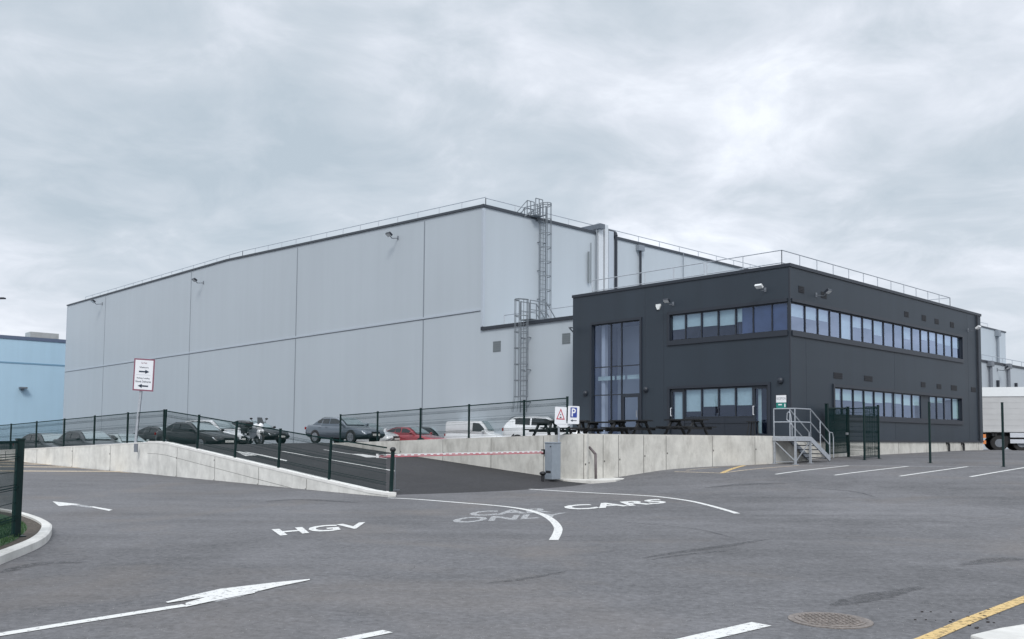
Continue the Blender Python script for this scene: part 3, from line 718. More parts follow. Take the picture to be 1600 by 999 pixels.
mb.build('sign_face', [mat('sign_white', (.8, .81, .83), .35), mat('sign_green2', (.012, .20, .17), .4), mat('sign_grey_ink', (.35, .37, .4), .5)], pnl)

# ------------------------------------------------------------------ tall warehouse with its lower annex
WF, WG = Face(WC, U), Face(WC, V)
wh = thing('warehouse', 'huge pale grey clad warehouse with shallow pitched roof and lower annex', 'building', (WC.x, WC.y, .8))
zc_ = WF.px(754, 322)[1]                                # eaves at the near corner
tl, zl = WF.px(105.5, 478); tl = WF.px(103.5, 530)[0]
trd, zrd = WF.px(355, 406.5)                             # where the roof edge changes pitch
tR = WG.px(1571.3, 540)[0]                               # far right end of the tall part
jz = WF.px(752, 485.5)[1]                                # horizontal cladding joint
zb0 = .3
zlL = WF.px(105.5, 477.5)[1]
mb = MB()
mb.face([WF.at(tl, zb0), WF.at(0, zb0), WF.at(0, zc_), WF.at(trd, zrd), WF.at(tl, zlL)])
mb.face([WG.at(0, zb0), WG.at(tR, zb0), WG.at(tR, zc_), WG.at(0, zc_)])
for Fc, o_ in ((WF, tR),):
    mb.face([WF.at(tl, zb0), WF.at(tl, zlL), WF.at(tl, zlL, -tR), WF.at(tl, zb0, -tR)])
    mb.face([WF.at(tl, zb0, -tR), WF.at(0, zb0, -tR), WF.at(0, zc_, -tR), WF.at(trd, zrd, -tR), WF.at(tl, zlL, -tR)])
    mb.face([WF.at(0, zc_ - .3, -.1), WF.at(trd, zrd - .3, -.1), WF.at(trd, zrd - .3, -tR + .1), WF.at(0, zc_ - .3, -tR + .1)]); mb.face([WF.at(trd, zrd - .3, -.1), WF.at(tl, zlL - .3, -.1), WF.at(tl, zlL - .3, -tR + .1), WF.at(trd, zrd - .3, -tR + .1)])
mb.build('wall', CLAD, wh)
mb = MB()
mb.bar(WF.at(tl - .08, zlL, -.02), WF.at(trd, zrd, -.02), .22, .15); mb.bar(WF.at(trd, zrd, -.02), WF.at(.1, zc_, -.02), .22, .15); mb.bar(WG.at(-.1, zc_ - .004, -.02), WG.at(tR + .1, zc_ - .004, -.02), .21, .18)
mb.build('roof_edge', mat('roof_edge_grey', (.045, .055, .07), .5), wh)
SEAM = mat('cladding_seam', (.22, .25, .285), .6); SEAML = mat('corner_flashing', (.44, .49, .55), .5)
mb = MB()
for x, y in ((162, 560), (296, 540), (462, 530), (661.3, 520)):
    t = WF.px(x, y)[0]; zt = zrd + (zc_ - zrd) * (t - trd) / (0 - trd) if t > trd else zlL + (zrd - zlL) * (t - tl) / (trd - tl)
    w_ = .055 if x > 400 else .05
    WF.box(mb, t - w_, t + w_, zb0, zt - .5 + .28, -.01, .012)
WF.box(mb, tl, -.03, jz - .05, jz + .0, -.01, .02); WF.box(mb, tl, -.03, jz, jz + .12, -.01, .05, 1)  # dark strip below the joint ledge is its shadow, drawn in colour
WF.box(mb, tl - .03, tl + .12, zb0, zlL - .2, -.02, .03, 1)
mb.obox(WC - U * .02 + V * .02 + ZZ * ((zc_ + jz - 1.2) / 2), U * .09, V * .09, ZZ * ((zc_ - jz + 1.2) / 2 - .18), 1)
mb.build('cladding_seam', [SEAM, SEAML], wh)
# roof railings set back from the edge
sb_ = 1.5
def wr(t): z = zrd + (zc_ - zrd) * (t - trd) / (0 - trd) if t > trd else zlL + (zrd - zlL) * (t - tl) / (trd - tl); return WF.at(t, z - .05, -sb_ + 0)
railing(wh, [wr(tl + 2), wr(trd)], 1.1, 2.6, 0, r=.03); railing(wh, [wr(trd), wr(-sb_)], 1.1, 2.4, 0, r=.03); railing(wh, [WG.at(sb_, zc_ - .05, -sb_), WG.at(tR - 2, zc_ - .05, -sb_)], 1.1, 2.6, 0, r=.03)
flood(WF, 160, 474, wh, s=2.0); flood(WF, 318, 441, wh, s=1.7); flood(WF, 622, 371, wh, s=1.5)
# annex
za_ = WF.px(755, 514)[1]; AW = 14.1; AL = 112.0
mb = MB()
t0o = OW; 
mb.face([WF.at(0, zb0, .02), WF.at(AW, zb0, .02), WF.at(AW, za_, .02), WF.at(0, za_, .02)])
AR = Face(WF.at(AW, 0, .02), V)
mb.face([AR.at(0, zb0), AR.at(AL, zb0), AR.at(AL, za_), AR.at(0, za_)])
mb.face([WF.at(0, za_ - .25, .02), WF.at(AW, za_ - .25, .02), AR.at(AL, za_ - .25), AR.at(AL, za_ - .25) - U * AW])
mb.face([AR.at(AL, zb0), AR.at(AL, za_), AR.at(AL, za_) - U * AW, AR.at(AL, zb0) - U * AW])
mb.build('annex_wall', CLAD, wh)
mb = MB(); mb.bar(WF.at(-.05, za_, .0), WF.at(AW + .1, za_, .0), .24, .20); mb.bar(AR.at(-.1, za_, -.03), AR.at(AL, za_, -.03), .22, .18); mb.build('annex_roof_edge', TRIM, wh)
railing(wh, [WF.at(.6, za_ - .2, -1.3), WF.at(AW - 3.5, za_ - .2, -1.3)], 1.12, 2.2, 0, rails=(1.0, .35), r=.028)
railing(wh, [AR.at(30, za_ - .2, -1.5), AR.at(AL - 2, za_ - .2, -1.5)], 1.12, 2.6, 0, rails=(1.0, .35), r=.03)
VG = mat('louvre_grey', (.17, .195, .21), .6)
AF = Face(WF.at(0, 0, .025), U); LAD = mat('weathered_ladder_steel', (.20, .225, .25), .5, .3, .1, 9)
for q in ((770.5, 782.5, 534, 550.5), (878.5, 891, 521.5, 538)): vent(AF, *q, m=VG, parent=wh, name='louvre', slat=.12)
# caged ladders
def ladder(face, x, z0, z1, top, out=.25, scale=1.0, flip=1, y=450, cage0=2.4):
    t = face.px(x, y)[0]; mb = MB(); wd = .26
    for s in (-1, 1): mb.bar(face.at(t + wd * s, z0, out), face.at(t + wd * s, z1 + 1.15, out), .06, .03)
    n = int((z1 - z0) / .28)
    for i in range(n): mb.tube(face.at(t - wd, z0 + .28 * i + .15, out), face.at(t + wd, z0 + .28 * i + .15, out), .016, 5)
    for i in range(int((z1 - z0) / 1.9) + 1):
        for s in (-1, 1): mb.bar(face.at(t + wd * s, z0 + 1.9 * i + .6, 0), face.at(t + wd * s, z0 + 1.9 * i + .6, out), .06)
    ld = mb.build('ladder', LAD, wh); mb = MB()
    zs = []; z = z0 + cage0
    while z < z1 + 1.2: zs.append(z); z += .95
    zs.append(z1 + 1.18)
    K = 7
    def pt(k, z, fl_=1.0): a = math.pi * k / (K - 1); return face.at(t + .38 * math.cos(a) * fl_, z, out + .02 + .66 * math.sin(a) * fl_)
    for z in zs:
        for k in range(K - 1): mb.bar(pt(k, z), pt(k + 1, z), .012, .06)
    for k in range(K): mb.bar(pt(k, zs[0]), pt(k, zs[-1]), .035, .012); mb.bar(pt(k, zs[0] - .0), pt(k, zs[0] - .9, 1.25), .03, .012) if 0 < k < K - 1 else None
    mb.build('safety_cage', LAD, ld)
    # step-over platform with handrails
    mb = MB(); zp = z1 + .05
    for s in (-1, 1):
        mb.bar(face.at(t + .42 * s, zp, out - .1), face.at(t + .42 * s, zp, -1.1), .05); mb.bar(face.at(t + .42 * s, zp + 1.1, out - .1), face.at(t + .42 * s, zp + 1.1, -1.1), .045); mb.bar(face.at(t + .42 * s, zp + .55, out - .1), face.at(t + .42 * s, zp + .55, -1.1), .04)
        for o_ in (-1.1, -.5, out - .1): mb.bar(face.at(t + .42 * s, zp, o_), face.at(t + .42 * s, zp + 1.1, o_), .045)
        mb.bar(face.at(t + .42 * s, zp + 1.1, -1.1), face.at(t + .42 * s, zp + .1, -2.0), .045); mb.bar(face.at(t + .42 * s, zp + .5, -1.1), face.at(t + .42 * s, zp - .3, -1.9), .04)
    mb.obox(face.at(t, zp, -.45), face.T * .42, face.N * .65, ZZ * .03); mb.build('step_over_platform', LAD, ld)
    return t
tlad = ladder(WG, 844, za_ - .1, zc_ - .22, 1, y=420, cage0=.2)
# side landing at the head of the tall ladder
t = tlad; mb = MB()
mb.obox(WG.at(t - .7, zc_ + .05, .2), V * .35, U * .4, ZZ * .03)
for a, b in ((-1.05, -.4),):
    for o_ in (-.2, .6):
        mb.bar(WG.at(t + a, zc_ + 1.13, o_), WG.at(t + b, zc_ + 1.13, o_), .045); mb.bar(WG.at(t + a, zc_ + .62, o_), WG.at(t + b, zc_ + .62, o_), .04)
        for k_ in (a, (a + b) / 2, b): mb.bar(WG.at(t + k_, zc_ + .05, o_), WG.at(t + k_, zc_ + 1.13, o_), .045)
mb.bar(WG.at(t - 1.05, zc_ + 1.13, -.2), WG.at(t - 2.0, zc_ + .15, -.2), .045); mb.bar(WG.at(t - 1.05, zc_ + .62, -.2), WG.at(t - 1.8, zc_ + .1, -.2), .04); mb.bar(WG.at(t - 1.0, zc_ + .33, .2), WG.at(t - 1.6, zc_ - .1, .0), .12, .1)
mb.build('landing', LAD, wh)
ladder(WF, 825, 3.1, za_ + .15, 1, y=560, out=.35, cage0=.9)
# ducts and pipes on the right-hand face
def dct(x0, x1, yt, m, name, dep, zbot=None, out=0.0, cap=None):
    t0, t1 = WG.px(x0, 420)[0], WG.px(x1, 420)[0]; zt = WG.px((x0 + x1) / 2, yt)[1]; mb = MB(); WG.box(mb, t0, t1, za_ - .2, zt, out + .02, out + dep)
    return mb.build(name, m, wh)
PALE = mat('pale_duct', (.60, .64, .68), .45, .1, .05)
dct(931.5, 938.6, 350, PALE, 'duct_or_gap', .25); dct(941.2, 946.2, 352.5, PALE, 'duct_or_gap', .25); dct(948.6, 956.5, 362, SEAML, 'duct_or_gap', .15); dct(938.9, 941.0, 356, TRIM, 'duct_or_gap', .12); dct(946.4, 948.4, 358, TRIM, 'duct_or_gap', .12)  # the two thin dark strips stand in for shaded gaps between the ducts
mb = MB(); a = WG.at(WG.px(934, 420)[0], WG.px(932, 355)[1], .35); mb.obox(a - U * .8 - V * .1 - ZZ * .02, U * 1.0, V * .25, ZZ * .17); mb.build('roof_duct', mat('dark_duct', (.12, .14, .17), .5), wh)
def pipe(xs, yt, yb, r, m, name='rain_pipe'):
    t = WG.px(xs, 420)[0]; zt = WG.px(xs, yt)[1]; zb = WG.px(xs, yb)[1]; mb = MB(); mb.tube(WG.at(t, zb, r + .08), WG.at(t, zt, r + .08), r, 8); return t, zt, zb, mb
t, zt, zb, mb = pipe(959.3, 370, 560, .11, TRIM); mb.path([WG.at(t, zt, .19), WG.at(t, zt + .25, .10), WG.at(t - .35, zt + .35, -.1), WG.at(t - .9, zt + .3, -.1), WG.at(t - 1.0, zt - .05, .1)], .14, 8); mb.build('vent_pipe', TRIM, wh)
t, zt, zb, mb = pipe(930, 352, 560, .05, SEAM); mb.build('rain_pipe', SEAM, wh)
t, zt, zb, mb = pipe(917.2, 394, 443, .07, VG); mb.build('rain_pipe', VG, wh)
t, zt, zb, mb = pipe(921.5, 380, 443, .03, VG); mb.build('conduit', VG, wh)
t, zt, zb, mb = pipe(998, 393, 560, .09, SEAM); hp_ = mb.build('rain_pipe', TRIM, wh); mb = MB(); WG.box(mb, t - .35, t + .3, zt, zt + .42, .02, .34); mb.build('hopper', SEAM, hp_)
t, zt, zb, mb = pipe(1066, 395, 560, .03, SEAM); mb.build('conduit', SEAM, wh)
# pipes on the far right part
t, zt, zb, mb = pipe(1553.5, 523, 575, .16, SEAM); WG.box(mb, t - .5, t + .4, zt - .2, zt + .6, .02, .5); mb.build('rain_pipe', SEAM, wh)
for x, yt, yb in ((1544, 571, 618), (1572, 575, 611)):
    t, zt = AR.px(x, yt); zb = AR.px(x, yb)[1]; mb = MB(); mb.tube(AR.at(t, zb, .2), AR.at(t, zt, .2), .14, 8); AR.box(mb, t - .35, t + .3, zt - .1, zt + .35, .02, .4); mb.build('rain_pipe', STEEL, wh)
flood(AR, 1558, 577, wh, s=1.6)
for x, y in ((1557.5, 600), (1585.8, 604)):
    t, z = AR.px(x, y); mb = MB(); AR.box(mb, t - .12, t + .12, z - .3, z + .3, 0, .2); mb.build('wall_lamp', TRIM, wh)
t = AR.px(1537, 600)[0]
# blue building at the far left
BC = Vector((at(100, 540, 125).x, 125.0, 0)); BF = Face(BC, V); zt = BF.px(60, 531.3)[1]
bb_ = thing('blue_building', 'pale blue clad industrial building at the left edge', 'building', (BC.x, BC.y, .5)); mb = MB()
mb.face([BF.at(-45, .2), BF.at(30, .2), BF.at(30, zt), BF.at(-45, zt)]); mb.face([BF.at(-45, .2), BF.at(-45, zt), BF.at(-45, zt, -30), BF.at(-45, .2, -30)]); mb.face([BF.at(-45, zt - .2), BF.at(30, zt - .2), BF.at(30, zt - .2, -30), BF.at(-45, zt - .2, -30)])
mb.face([BF.at(-45, .2, -30), BF.at(30, .2, -30), BF.at(30, zt, -30), BF.at(-45, zt, -30)])
mb.build('wall', BLUE, bb_)
mb = MB(); BF.box(mb, -45.1, 30, zt - .15, zt + .3, -.3, .1); mb.build('roof_edge', mat('blue_grey_trim', (.10, .13, .20), .5), bb_)
z = BF.px(50, 568.7)[1]; mb = MB(); BF.box(mb, -45, 30, z - .1, z + .1, -.02, .04); mb.build('cladding_seam', mat('blue_seam', (.17, .30, .42), .5), bb_)
t0, t1 = BF.px(49, 528)[0], BF.px(94, 528)[0]; mb = MB(); BF.box(mb, t0 * 1.0, t1 * 1.0, zt + .2, BF.px(70, 524)[1] + .4, -3, -.6); mb.build('rooftop_unit', mat('rooftop_unit_grey', (.36, .37, .37), .7, 0, .1, 3), bb_)
t, z = BF.px(34.5, 607); mb = MB(); BF.box(mb, t - .45, t + .45, z - .05, z + .15, .1, .9); BF.box(mb, t - .1, t + .1, z - .3, z - .05, 0, .5); mb.build('floodlight', STEEL, bb_)
# street lamp whose head just enters the frame at the left
lp = thing('street_lamp', 'dark street lamp head just entering the picture at the left edge against the sky', 'street lamp', (*at(-60, 700, 40).xy, .3))
mb = MB(); b0_ = Vector((*at(-60, 700, 40).xy, .2)); t0_ = Vector((b0_.x, b0_.y, at(-60, 468, 40).z)); mb.tube(b0_, t0_, .09, 10, .05); mb.build('pole', GALV, lp)
mb = MB(); e_ = at(-14, 466.5, 40); mb.tube(t0_, e_, .035, 8); mb.build('arm', GALV, lp)
mb = MB(); e2 = at(7.5, 466.3, 40); mb.bar(e_, e2, .2, .06); mb.build('lamp_head', TRIM, lp)

# ------------------------------------------------------------------ galvanised steps beside the terrace
st = thing('access_steps', 'galvanised steel landing and steps with handrails at the end of the terrace wall', 'steps', (TE.x + .5, TE.y + .5, .65))
c00 = TE + U * .03; pw = .98; pd = 1.25
def SP(u, v, z): p = c00 + U * u + V * v; return Vector((p.x, p.y, z))
gz = lambda u, v: zg(*SP(u, v, 0).xy)
mb = MB(); mb.obox(SP(pw / 2, pd / 2, TZ - .02), U * pw / 2, V * pd / 2, ZZ * .02); 
for (a, b) in (((0, 0), (pw, 0)), ((pw, 0), (pw, pd)), ((pw, pd), (0, pd)), ((0, pd), (0, 0))): mb.bar(SP(*a, TZ - .10), SP(*b, TZ - .10), .06, .15)
mb.build('landing', GALV, st)
for u, v in ((.04, .04), (pw - .03, .04), (pw - .03, pd - .05)):
    mb = MB(); mb.bar(SP(u, v, gz(u, v) - .05), SP(u, v, TZ - .17), .07, .07); mb.obox(SP(u, v, gz(u, v) + .01), U * .09, V * .09, ZZ * .012); mb.build('leg', GALV, st)
mb = MB(); mb.bar(SP(.08, .03, TZ - .2), SP(pw - .05, .03, gz(pw, 0) + .15), .035, .035); mb.bar(SP(.05, .03, gz(0, 0) + .1), SP(pw - .05, .03, gz(pw, 0) + .1), .03); mb.bar(SP(pw - .03, .1, gz(pw, 0) + .15), SP(pw - .03, pd - .1, TZ - .2), .03); mb.build('brace', GALV, st)
nst = 6; vE = pd + 1.55; zE = gz(pw, vE) + .0
for u, nm in ((.03, 'stringer'), (pw - .03, 'stringer')):
    mb = MB(); a = SP(u, pd, TZ - .1); b = SP(u, vE, zE + .1); mb.bar(a, b, .045, .20); mb.build('stringer', STEEL if u < .5 else GALV, st)
for i in range(1, nst):
    f_ = i / nst; z = TZ * (1 - f_) + zE * f_; v = pd + (vE - pd) * (i - .5) / nst; mb = MB(); mb.obox(SP(pw / 2, v, z - .02), U * (pw / 2 - .06), V * .14, ZZ * .02); mb.build('tread', STEEL, st)
def rail(pts, r=.022, mids=(1.0, .52), H=1.1, posts=None):
    mb = MB()
    for m_ in mids: mb.path([p + ZZ * H * m_ for p in pts], r, 8)
    for p in (posts or pts): mb.tube(p - ZZ * .05, p + ZZ * H, r, 8)
    return mb
P0_, P1_, P2_, P3_ = SP(.03, .03, TZ), SP(pw - .03, .03, TZ), SP(pw - .03, pd, TZ), SP(pw - .03, vE, zE + .1)
rail([P0_, P1_, P2_]).build('handrail', GALV, st)
rail([P2_, P3_], posts=[P2_, P2_.lerp(P3_, .5), P3_]).build('handrail', GALV, st)
rail([SP(.04, pd, TZ), SP(.04, vE, zE + .1)]).build('handrail', GALV, st)
mb = MB(); a = SP(pw - .16, .03, TZ); hp = [a + ZZ * .02, a + ZZ * .45, a + ZZ * .60 - U * .12 + ZZ * .0, a + ZZ * .66 - U * .22, a + ZZ * .92 - U * .20, a + ZZ * .97 - U * .14, a + ZZ * .90 - U * .06, a + ZZ * .6 - U * .02, a + ZZ * .45]; mb.path(hp, .018, 8); mb.build('safety_gate_loop', GALV, st)
mb = MB(); a = SP(pw - .03, vE, zE + .1); mb.path([a + ZZ * 1.1, a + ZZ * 1.08 + V * .25, a + ZZ * .9 + V * .32, a + ZZ * .05 + V * .32], .02, 8); mb.build('rail_return', GALV, st)
# ================================================================== ROAD MARKINGS
def strip(mb, pts, zf, w, k=None, off=.006, taper=False):
    n = len(pts); Ls = []; w0 = w
    for i, p in enumerate(pts):
        d = (pts[min(i + 1, n - 1)] - pts[max(i - 1, 0)]); d.z = 0; d.normalize()
        if taper: w = w0 * (.15 + .85 * math.sin(math.pi * (i + .3) / n)) * random.uniform(.75, 1.1)
        nn = Vector((-d.y, d.x, 0)) * w / 2
        row = []
        for s in (-1, 1):
            q = p + nn * s; row.append(Vector((q.x, q.y, zf(q.x, q.y) + off)))
        Ls.append(row)
    for a, b in zip(Ls[:-1], Ls[1:]): mb.face([a[0], b[0], b[1], a[1]], k)
def dense(pts, step=.4):
    out = []
    for a, b in zip(pts[:-1], pts[1:]):
        n = max(1, int((b - a).length / step)); out += [a.lerp(b, i / n) for i in range(n)]
    return out + [pts[-1]]
def smooth_pts(P):
    out = []
    for i in range(len(P) - 1):
        p0 = P[max(i - 1, 0)]; p1 = P[i]; p2 = P[i + 1]; p3 = P[min(i + 2, len(P) - 1)]
        for k in range(5):
            t = k / 5; out.append(.5 * ((2 * p1) + (p2 - p0) * t + (2 * p0 - 5 * p1 + 4 * p2 - p3) * t * t + (3 * p1 - p0 - 3 * p2 + p3) * t ** 3))
    return out + [P[-1]]
def road_line(px, w, m, curve=False, zf=zg, P=G, name='road_marking'):
    pts = [P(*q) for q in px]; pts = smooth_pts(pts) if curve else dense(pts)
    mb = MB(); strip(mb, pts, zf, w, taper=m in (TYREMARK, DUST)); return struct(mb.build(name, m))
zr = lambda a, b: z_ramp(*tw(a, b))
def road_poly(polys, m, zf=zg, P=G, name='road_marking', off=.007):
    mb = MB()
    for pl_ in polys:
        pts = [P(*q) for q in pl_]; mb.face([Vector((p.x, p.y, zf(p.x, p.y) + off)) for p in pts])
    return struct(mb.build(name, m))
def road_text(s, quad, m, off=.008):
    TL, TR, BR, BL = [G(*q) for q in quad]; vs, fs = text_polys(s, .03); mb = MB(); out = []
    for a, b in vs:
        p = (BL * (1 - a) + BR * a) * (1 - b) + (TL * (1 - a) + TR * a) * b; out.append(Vector((p.x, p.y, zg(p.x, p.y) + off)))
    mb.mesh(out, fs); return struct(mb.build('road_lettering', m))
road_line([(606, 778.5), (650, 780.6), (712.5, 785.5), (775, 790.6), (815.6, 795.8), (843.7, 803), (861.5, 812.5), (871.5, 824), (871, 833), (865, 844.5)], .15, PAINT, True)
road_line([(776, 761), (840.6, 765.6), (918.7, 770.3), (981, 773.4), (1028, 776.6), (1075, 782.8), (1106, 789.7), (1137.5, 798.4), (1152, 803)], .14, PAINT, True)
road_text('HGV', [(424, 828), (571, 816.5), (576, 825), (438, 838)], PAINT)
road_text('CARS', [(873, 791), (1030, 780), (1044, 786.5), (893, 798)], PAINT)
road_text('CAR', [(736, 799.8), (858, 794), (861, 800.6), (731, 807.6)], PAINTF, .005)
road_text('ONLY', [(711, 809.6), (886, 801.4), (880, 808), (704, 818.5)], PAINTF, .005)
road_line([(-160, 1018), (0, 992.5), (150, 968.5), (290, 946.5)], .13, PAINT)
road_poly([[(259, 942), (300, 931.5), (344, 921.5), (428, 911.5), (484, 906), (484, 907.5), (431, 918.5), (400, 926), (344, 931), (300, 937.5), (262, 943.5)],
           [(290, 943.7), (328, 932.5), (400, 924), (398, 928), (370, 933), (328, 941.5), (290, 950)]], PAINT, off=.009)
road_poly([[(320, 940), (395, 925), (412, 923), (372, 934), (340, 941)]], PAINTF, off=.005)
road_line([(480, 1013), (548, 999), (606, 987.5)], .13, PAINT)
road_line([(960, 1031), (1098, 997), (1190, 976)], .20, PAINT)
road_line([(700, 1006), (760, 995), (880, 973)], .05, DUST)
road_line([(1320, 1045), (1445, 1000), (1522, 967), (1600, 937), (1700, 899)], .13, PAINTY)
road_poly([[(82, 784), (126, 788.6), (107, 790.5), (92, 791.5)], [(139, 792.6), (146, 792), (176, 797.2), (170, 799)]], PAINT)
road_poly([[(105, 789), (126, 789), (146, 792.4), (140, 794)]], PAINTF, off=.005)
# ramp markings
road_line([(441, 705.5), (617, 736.5)], .12, PAINT, zf=zr, P=RP)
road_line([(506, 703), (549, 710)], .11, PAINT, zf=zr, P=RP)
road_line([(586, 714.5), (604, 717)], .11, PAINT, zf=zr, P=RP)
road_poly([[(546, 709.6), (566, 710), (588, 713.2), (590, 715), (572, 715.2), (560, 712)]], PAINT, zf=zr, P=RP)
road_poly([[(367.7, 705.5), (388, 707), (409, 711), (397, 712.3), (383.5, 713)], [(398, 711), (409, 710.8), (449, 719.8), (447, 721.6)]], PAINT, zf=zr, P=RP)
# hatching beyond the wall, far left
for (a, y0, b, y1) in ((-60, 720.8, 52, 722.2), (-80, 724.5, 88, 726), (-90, 729, 125, 730.4), (-90, 735.6, 192, 737.2)):
    road_line([(a, y0), (b, y1)], .85, PAINTY2)
road_line([(-70, 710.5), (0, 718.5), (100, 729.5), (204, 739.5)], .16, PAINTY2)
# yellow box and parking bays by the steps
road_line([(1054, 737.5), (1128, 739.8), (1249, 727.6)], .12, PAINTY2)
road_line([(1128, 739.6), (1163, 727.8)], .16, PAINTY)
road_line([(1072, 735.5), (1163, 727.6), (1210, 724.5)], .08, PAINTY2)
road_line([(1249, 727.6), (1420, 729), (1640, 731)], .09, PAINTF)
for a in (((1212, 741.5), (1326, 728)), ((1304, 743), (1419, 729)), ((1406, 744.5), (1512, 729.5)), ((1516, 745.5), (1604, 730.5))):
    road_line(a, .11, PAINT)
# tyre streaks and scuffs (worn into the surface)
for px, w in (([(1005, 873), (1050, 865), (1110, 857), (1150, 851), (1200, 843)], .22), ([(1010, 876), (1080, 866), (1140, 861)], .12), ([(760, 912), (820, 905), (885, 893)], .12),
              ([(1100, 763), (1165, 757), (1230, 756)], .5), ([(1300, 947), (1360, 934), (1440, 918)], .3), ([(1500, 884), (1560, 875), (1600, 874)], .35), ([(0, 896), (60, 882), (140, 879)], .25),
              ([(960, 815), (1080, 826), (1150, 842)], .08), ([(415, 784), (470, 781), (560, 786)], .5), ([(1240, 761), (1330, 768), (1370, 778)], .15)):
    road_line(px, w, TYREMARK, True, name='tyre_mark')
for px, w in (([(1200, 893), (1260, 880), (1310, 868)], .05), ([(1380, 848), (1480, 822), (1600, 800)], .05), ([(345, 832), (375, 834)], .25), ([(1480, 886), (1510, 890)], .12),
              ([(1135, 946), (1180, 950), (1220, 952)], .05), ([(1375, 970), (1420, 974)], .06), ([(1070, 965), (1130, 955)], .06)):
    road_line(px, w, DUST, True, name='road_scuff')

# manhole
c = G(1297, 970)
mc = thing('manhole_cover', 'round rusty manhole cover in the tarmac at the lower right', 'manhole', (c.x, c.y, zg(c.x, c.y)))
IRON = mat('rusty_cast_iron', (.20, .175, .16), .75, 0, .35, 25, .8, 60)
mb = MB(); mb.tube(c + ZZ * -.02, c + ZZ * .008, .36, 40); mb.build('frame_ring', IRON, mc)
mb = MB(); mb.tube(c + ZZ * .0, c + ZZ * .014, .30, 40); lid = mb.build('lid', IRON, mc)
mb = MB()
for i in range(-6, 7):
    for j in range(-6, 7):
        if i * i + j * j < 36: mb.obox(c + Vector((i * .045, j * .045, .016)), Vector((.014, .007 * (-1) ** (i + j), 0)), Vector((-.004, .012, 0)), ZZ * .004)
mb.build('tread_pattern', IRON, lid)
# small debris by the drain
mb = MB()
for _ in range(26):
    p = G(random.uniform(1380, 1560), random.uniform(955, 990)) if random.random() < .3 else G(random.gauss(1510, 40), random.gauss(968, 9)); s = random.uniform(.004, .012)
    mb.obox(p + ZZ * s * .5, Vector((s, 0, 0)), Vector((0, s * random.uniform(.5, 1.4), 0)), ZZ * s * .5)
o = mb.build('road_debris', mat('debris', (.035, .03, .03), .9)); o['kind'] = 'stuff'; 

# loose grit over the near tarmac
mb = MB()
for _ in range(5200):
    p = G(random.uniform(-60, 1660), random.uniform(830, 1030)); s = random.uniform(.0022, .006)
    if random.random() < .35: p = p + Vector((random.gauss(0, .3), random.gauss(0, .3), 0))
    a_ = random.uniform(0, 3.1); u_ = Vector((math.cos(a_), math.sin(a_), 0)); v_ = Vector((-u_.y, u_.x, 0)); z_ = zg(p.x, p.y); q = Vector((p.x, p.y, z_ - .001))
    mb.mesh([q + u_ * s, q + v_ * s * .9, q - u_ * s, q - v_ * s * .7, q + ZZ * s * .9], [(0, 1, 4), (1, 2, 4), (2, 3, 4), (3, 0, 4)], random.choice((0, 0, 1, 2)))
o = mb.build('grit', [mat('grit_pale', (.34, .33, .32), .9), mat('grit_grey', (.17, .165, .16), .9), mat('grit_dark', (.05, .05, .05), .9)]); o['kind'] = 'stuff'
# paving lane joints and hairline cracks
SEAMJ = road_paint('tarmac_joint', (.070, .069, .071), .42, .62, .5)
for px, w in (([(-40, 905), (300, 872), (760, 842), (1200, 817), (1640, 798)], .014), ([(600, 905), (640, 893), (655, 880), (700, 868)], .010)):
    P_ = [G(*q) for q in px]; P_ = dense(smooth_pts(P_), .12); P_ = [p + Vector((random.gauss(0, .012), random.gauss(0, .012), 0)) for p in P_]
    mb = MB(); strip(mb, P_, zg, w, off=.005); struct(mb.build('tarmac_joint', SEAMJ))

# kerb corner bottom right
kp = [G(1515, 1003), G(1560, 992), G(1600, 985.5), G(1680, 976)]
mb = MB(); d2 = [p + Vector((.35, -1.2, 0)) for p in kp]
mb.prism([Vector((p.x, p.y, -.1)) for p in kp + d2[::-1]], (0, 0, .16)); tag(mb.build('kerb_stone', KERB, bevel=.02), 'pale kerb end at the bottom right corner beyond the yellow line', 'kerb')

# ------------------------------------------------------------------ verge at the left with kerb and fence
kout = [(-170, 960), (-70, 915), (0, 883), (36, 868), (62, 856), (76, 845), (81, 833), (76, 826), (60, 818), (34, 810), (0, 804), (-60, 796), (-170, 786)]
ko = smooth_pts([G(*q) for q in kout])
cen = Vector((-8.6, 13.2, 0))
def inset(pts, d):
    out = []
    for i, p in enumerate(pts):
        t = (pts[min(i + 1, len(pts) - 1)] - pts[max(i - 1, 0)]); t.z = 0; t.normalize(); nn = Vector((-t.y, t.x, 0))
        if nn.dot(cen - p) < 0 and i not in (): nn = -nn
        out.append(p + nn * d)
    return out
ki = inset(ko, .15); ki0 = inset(ko, .03)
mb = MB(); h = .125
for i in range(len(ko) - 1):
    a, b, a0, b0_, ai, bi = ko[i], ko[i + 1], ki0[i], ki0[i + 1], ki[i], ki[i + 1]
    z = lambda p, q: Vector((p.x, p.y, q))
    mb.face([z(a, -.05), z(b, -.05), z(b, h - .02), z(a, h - .02)]); mb.face([z(a, h - .02), z(b, h - .02), z(b0_, h), z(a0, h)])
    mb.face([z(a0, h), z(b0_, h), z(bi, h), z(ai, h)]); mb.face([z(ai, h), z(bi, h), z(bi, -.05), z(ai, -.05)])
tag(mb.build('verge_kerb', KERB, merge=True), 'curved pale concrete kerb round the grass verge at the left edge', 'kerb')
mb = MB()
for a, b in zip(ki[:-1], ki[1:]): mb.face([Vector((a.x, a.y, .09)), Vector((b.x, b.y, .09)), Vector((cen.x - 4, cen.y + (a.y - cen.y) * .3, .09))])
o = struct(mb.build('verge_soil', mat('soil', (.075, .062, .05), .95, 0, .4, 14, .8, 30)))
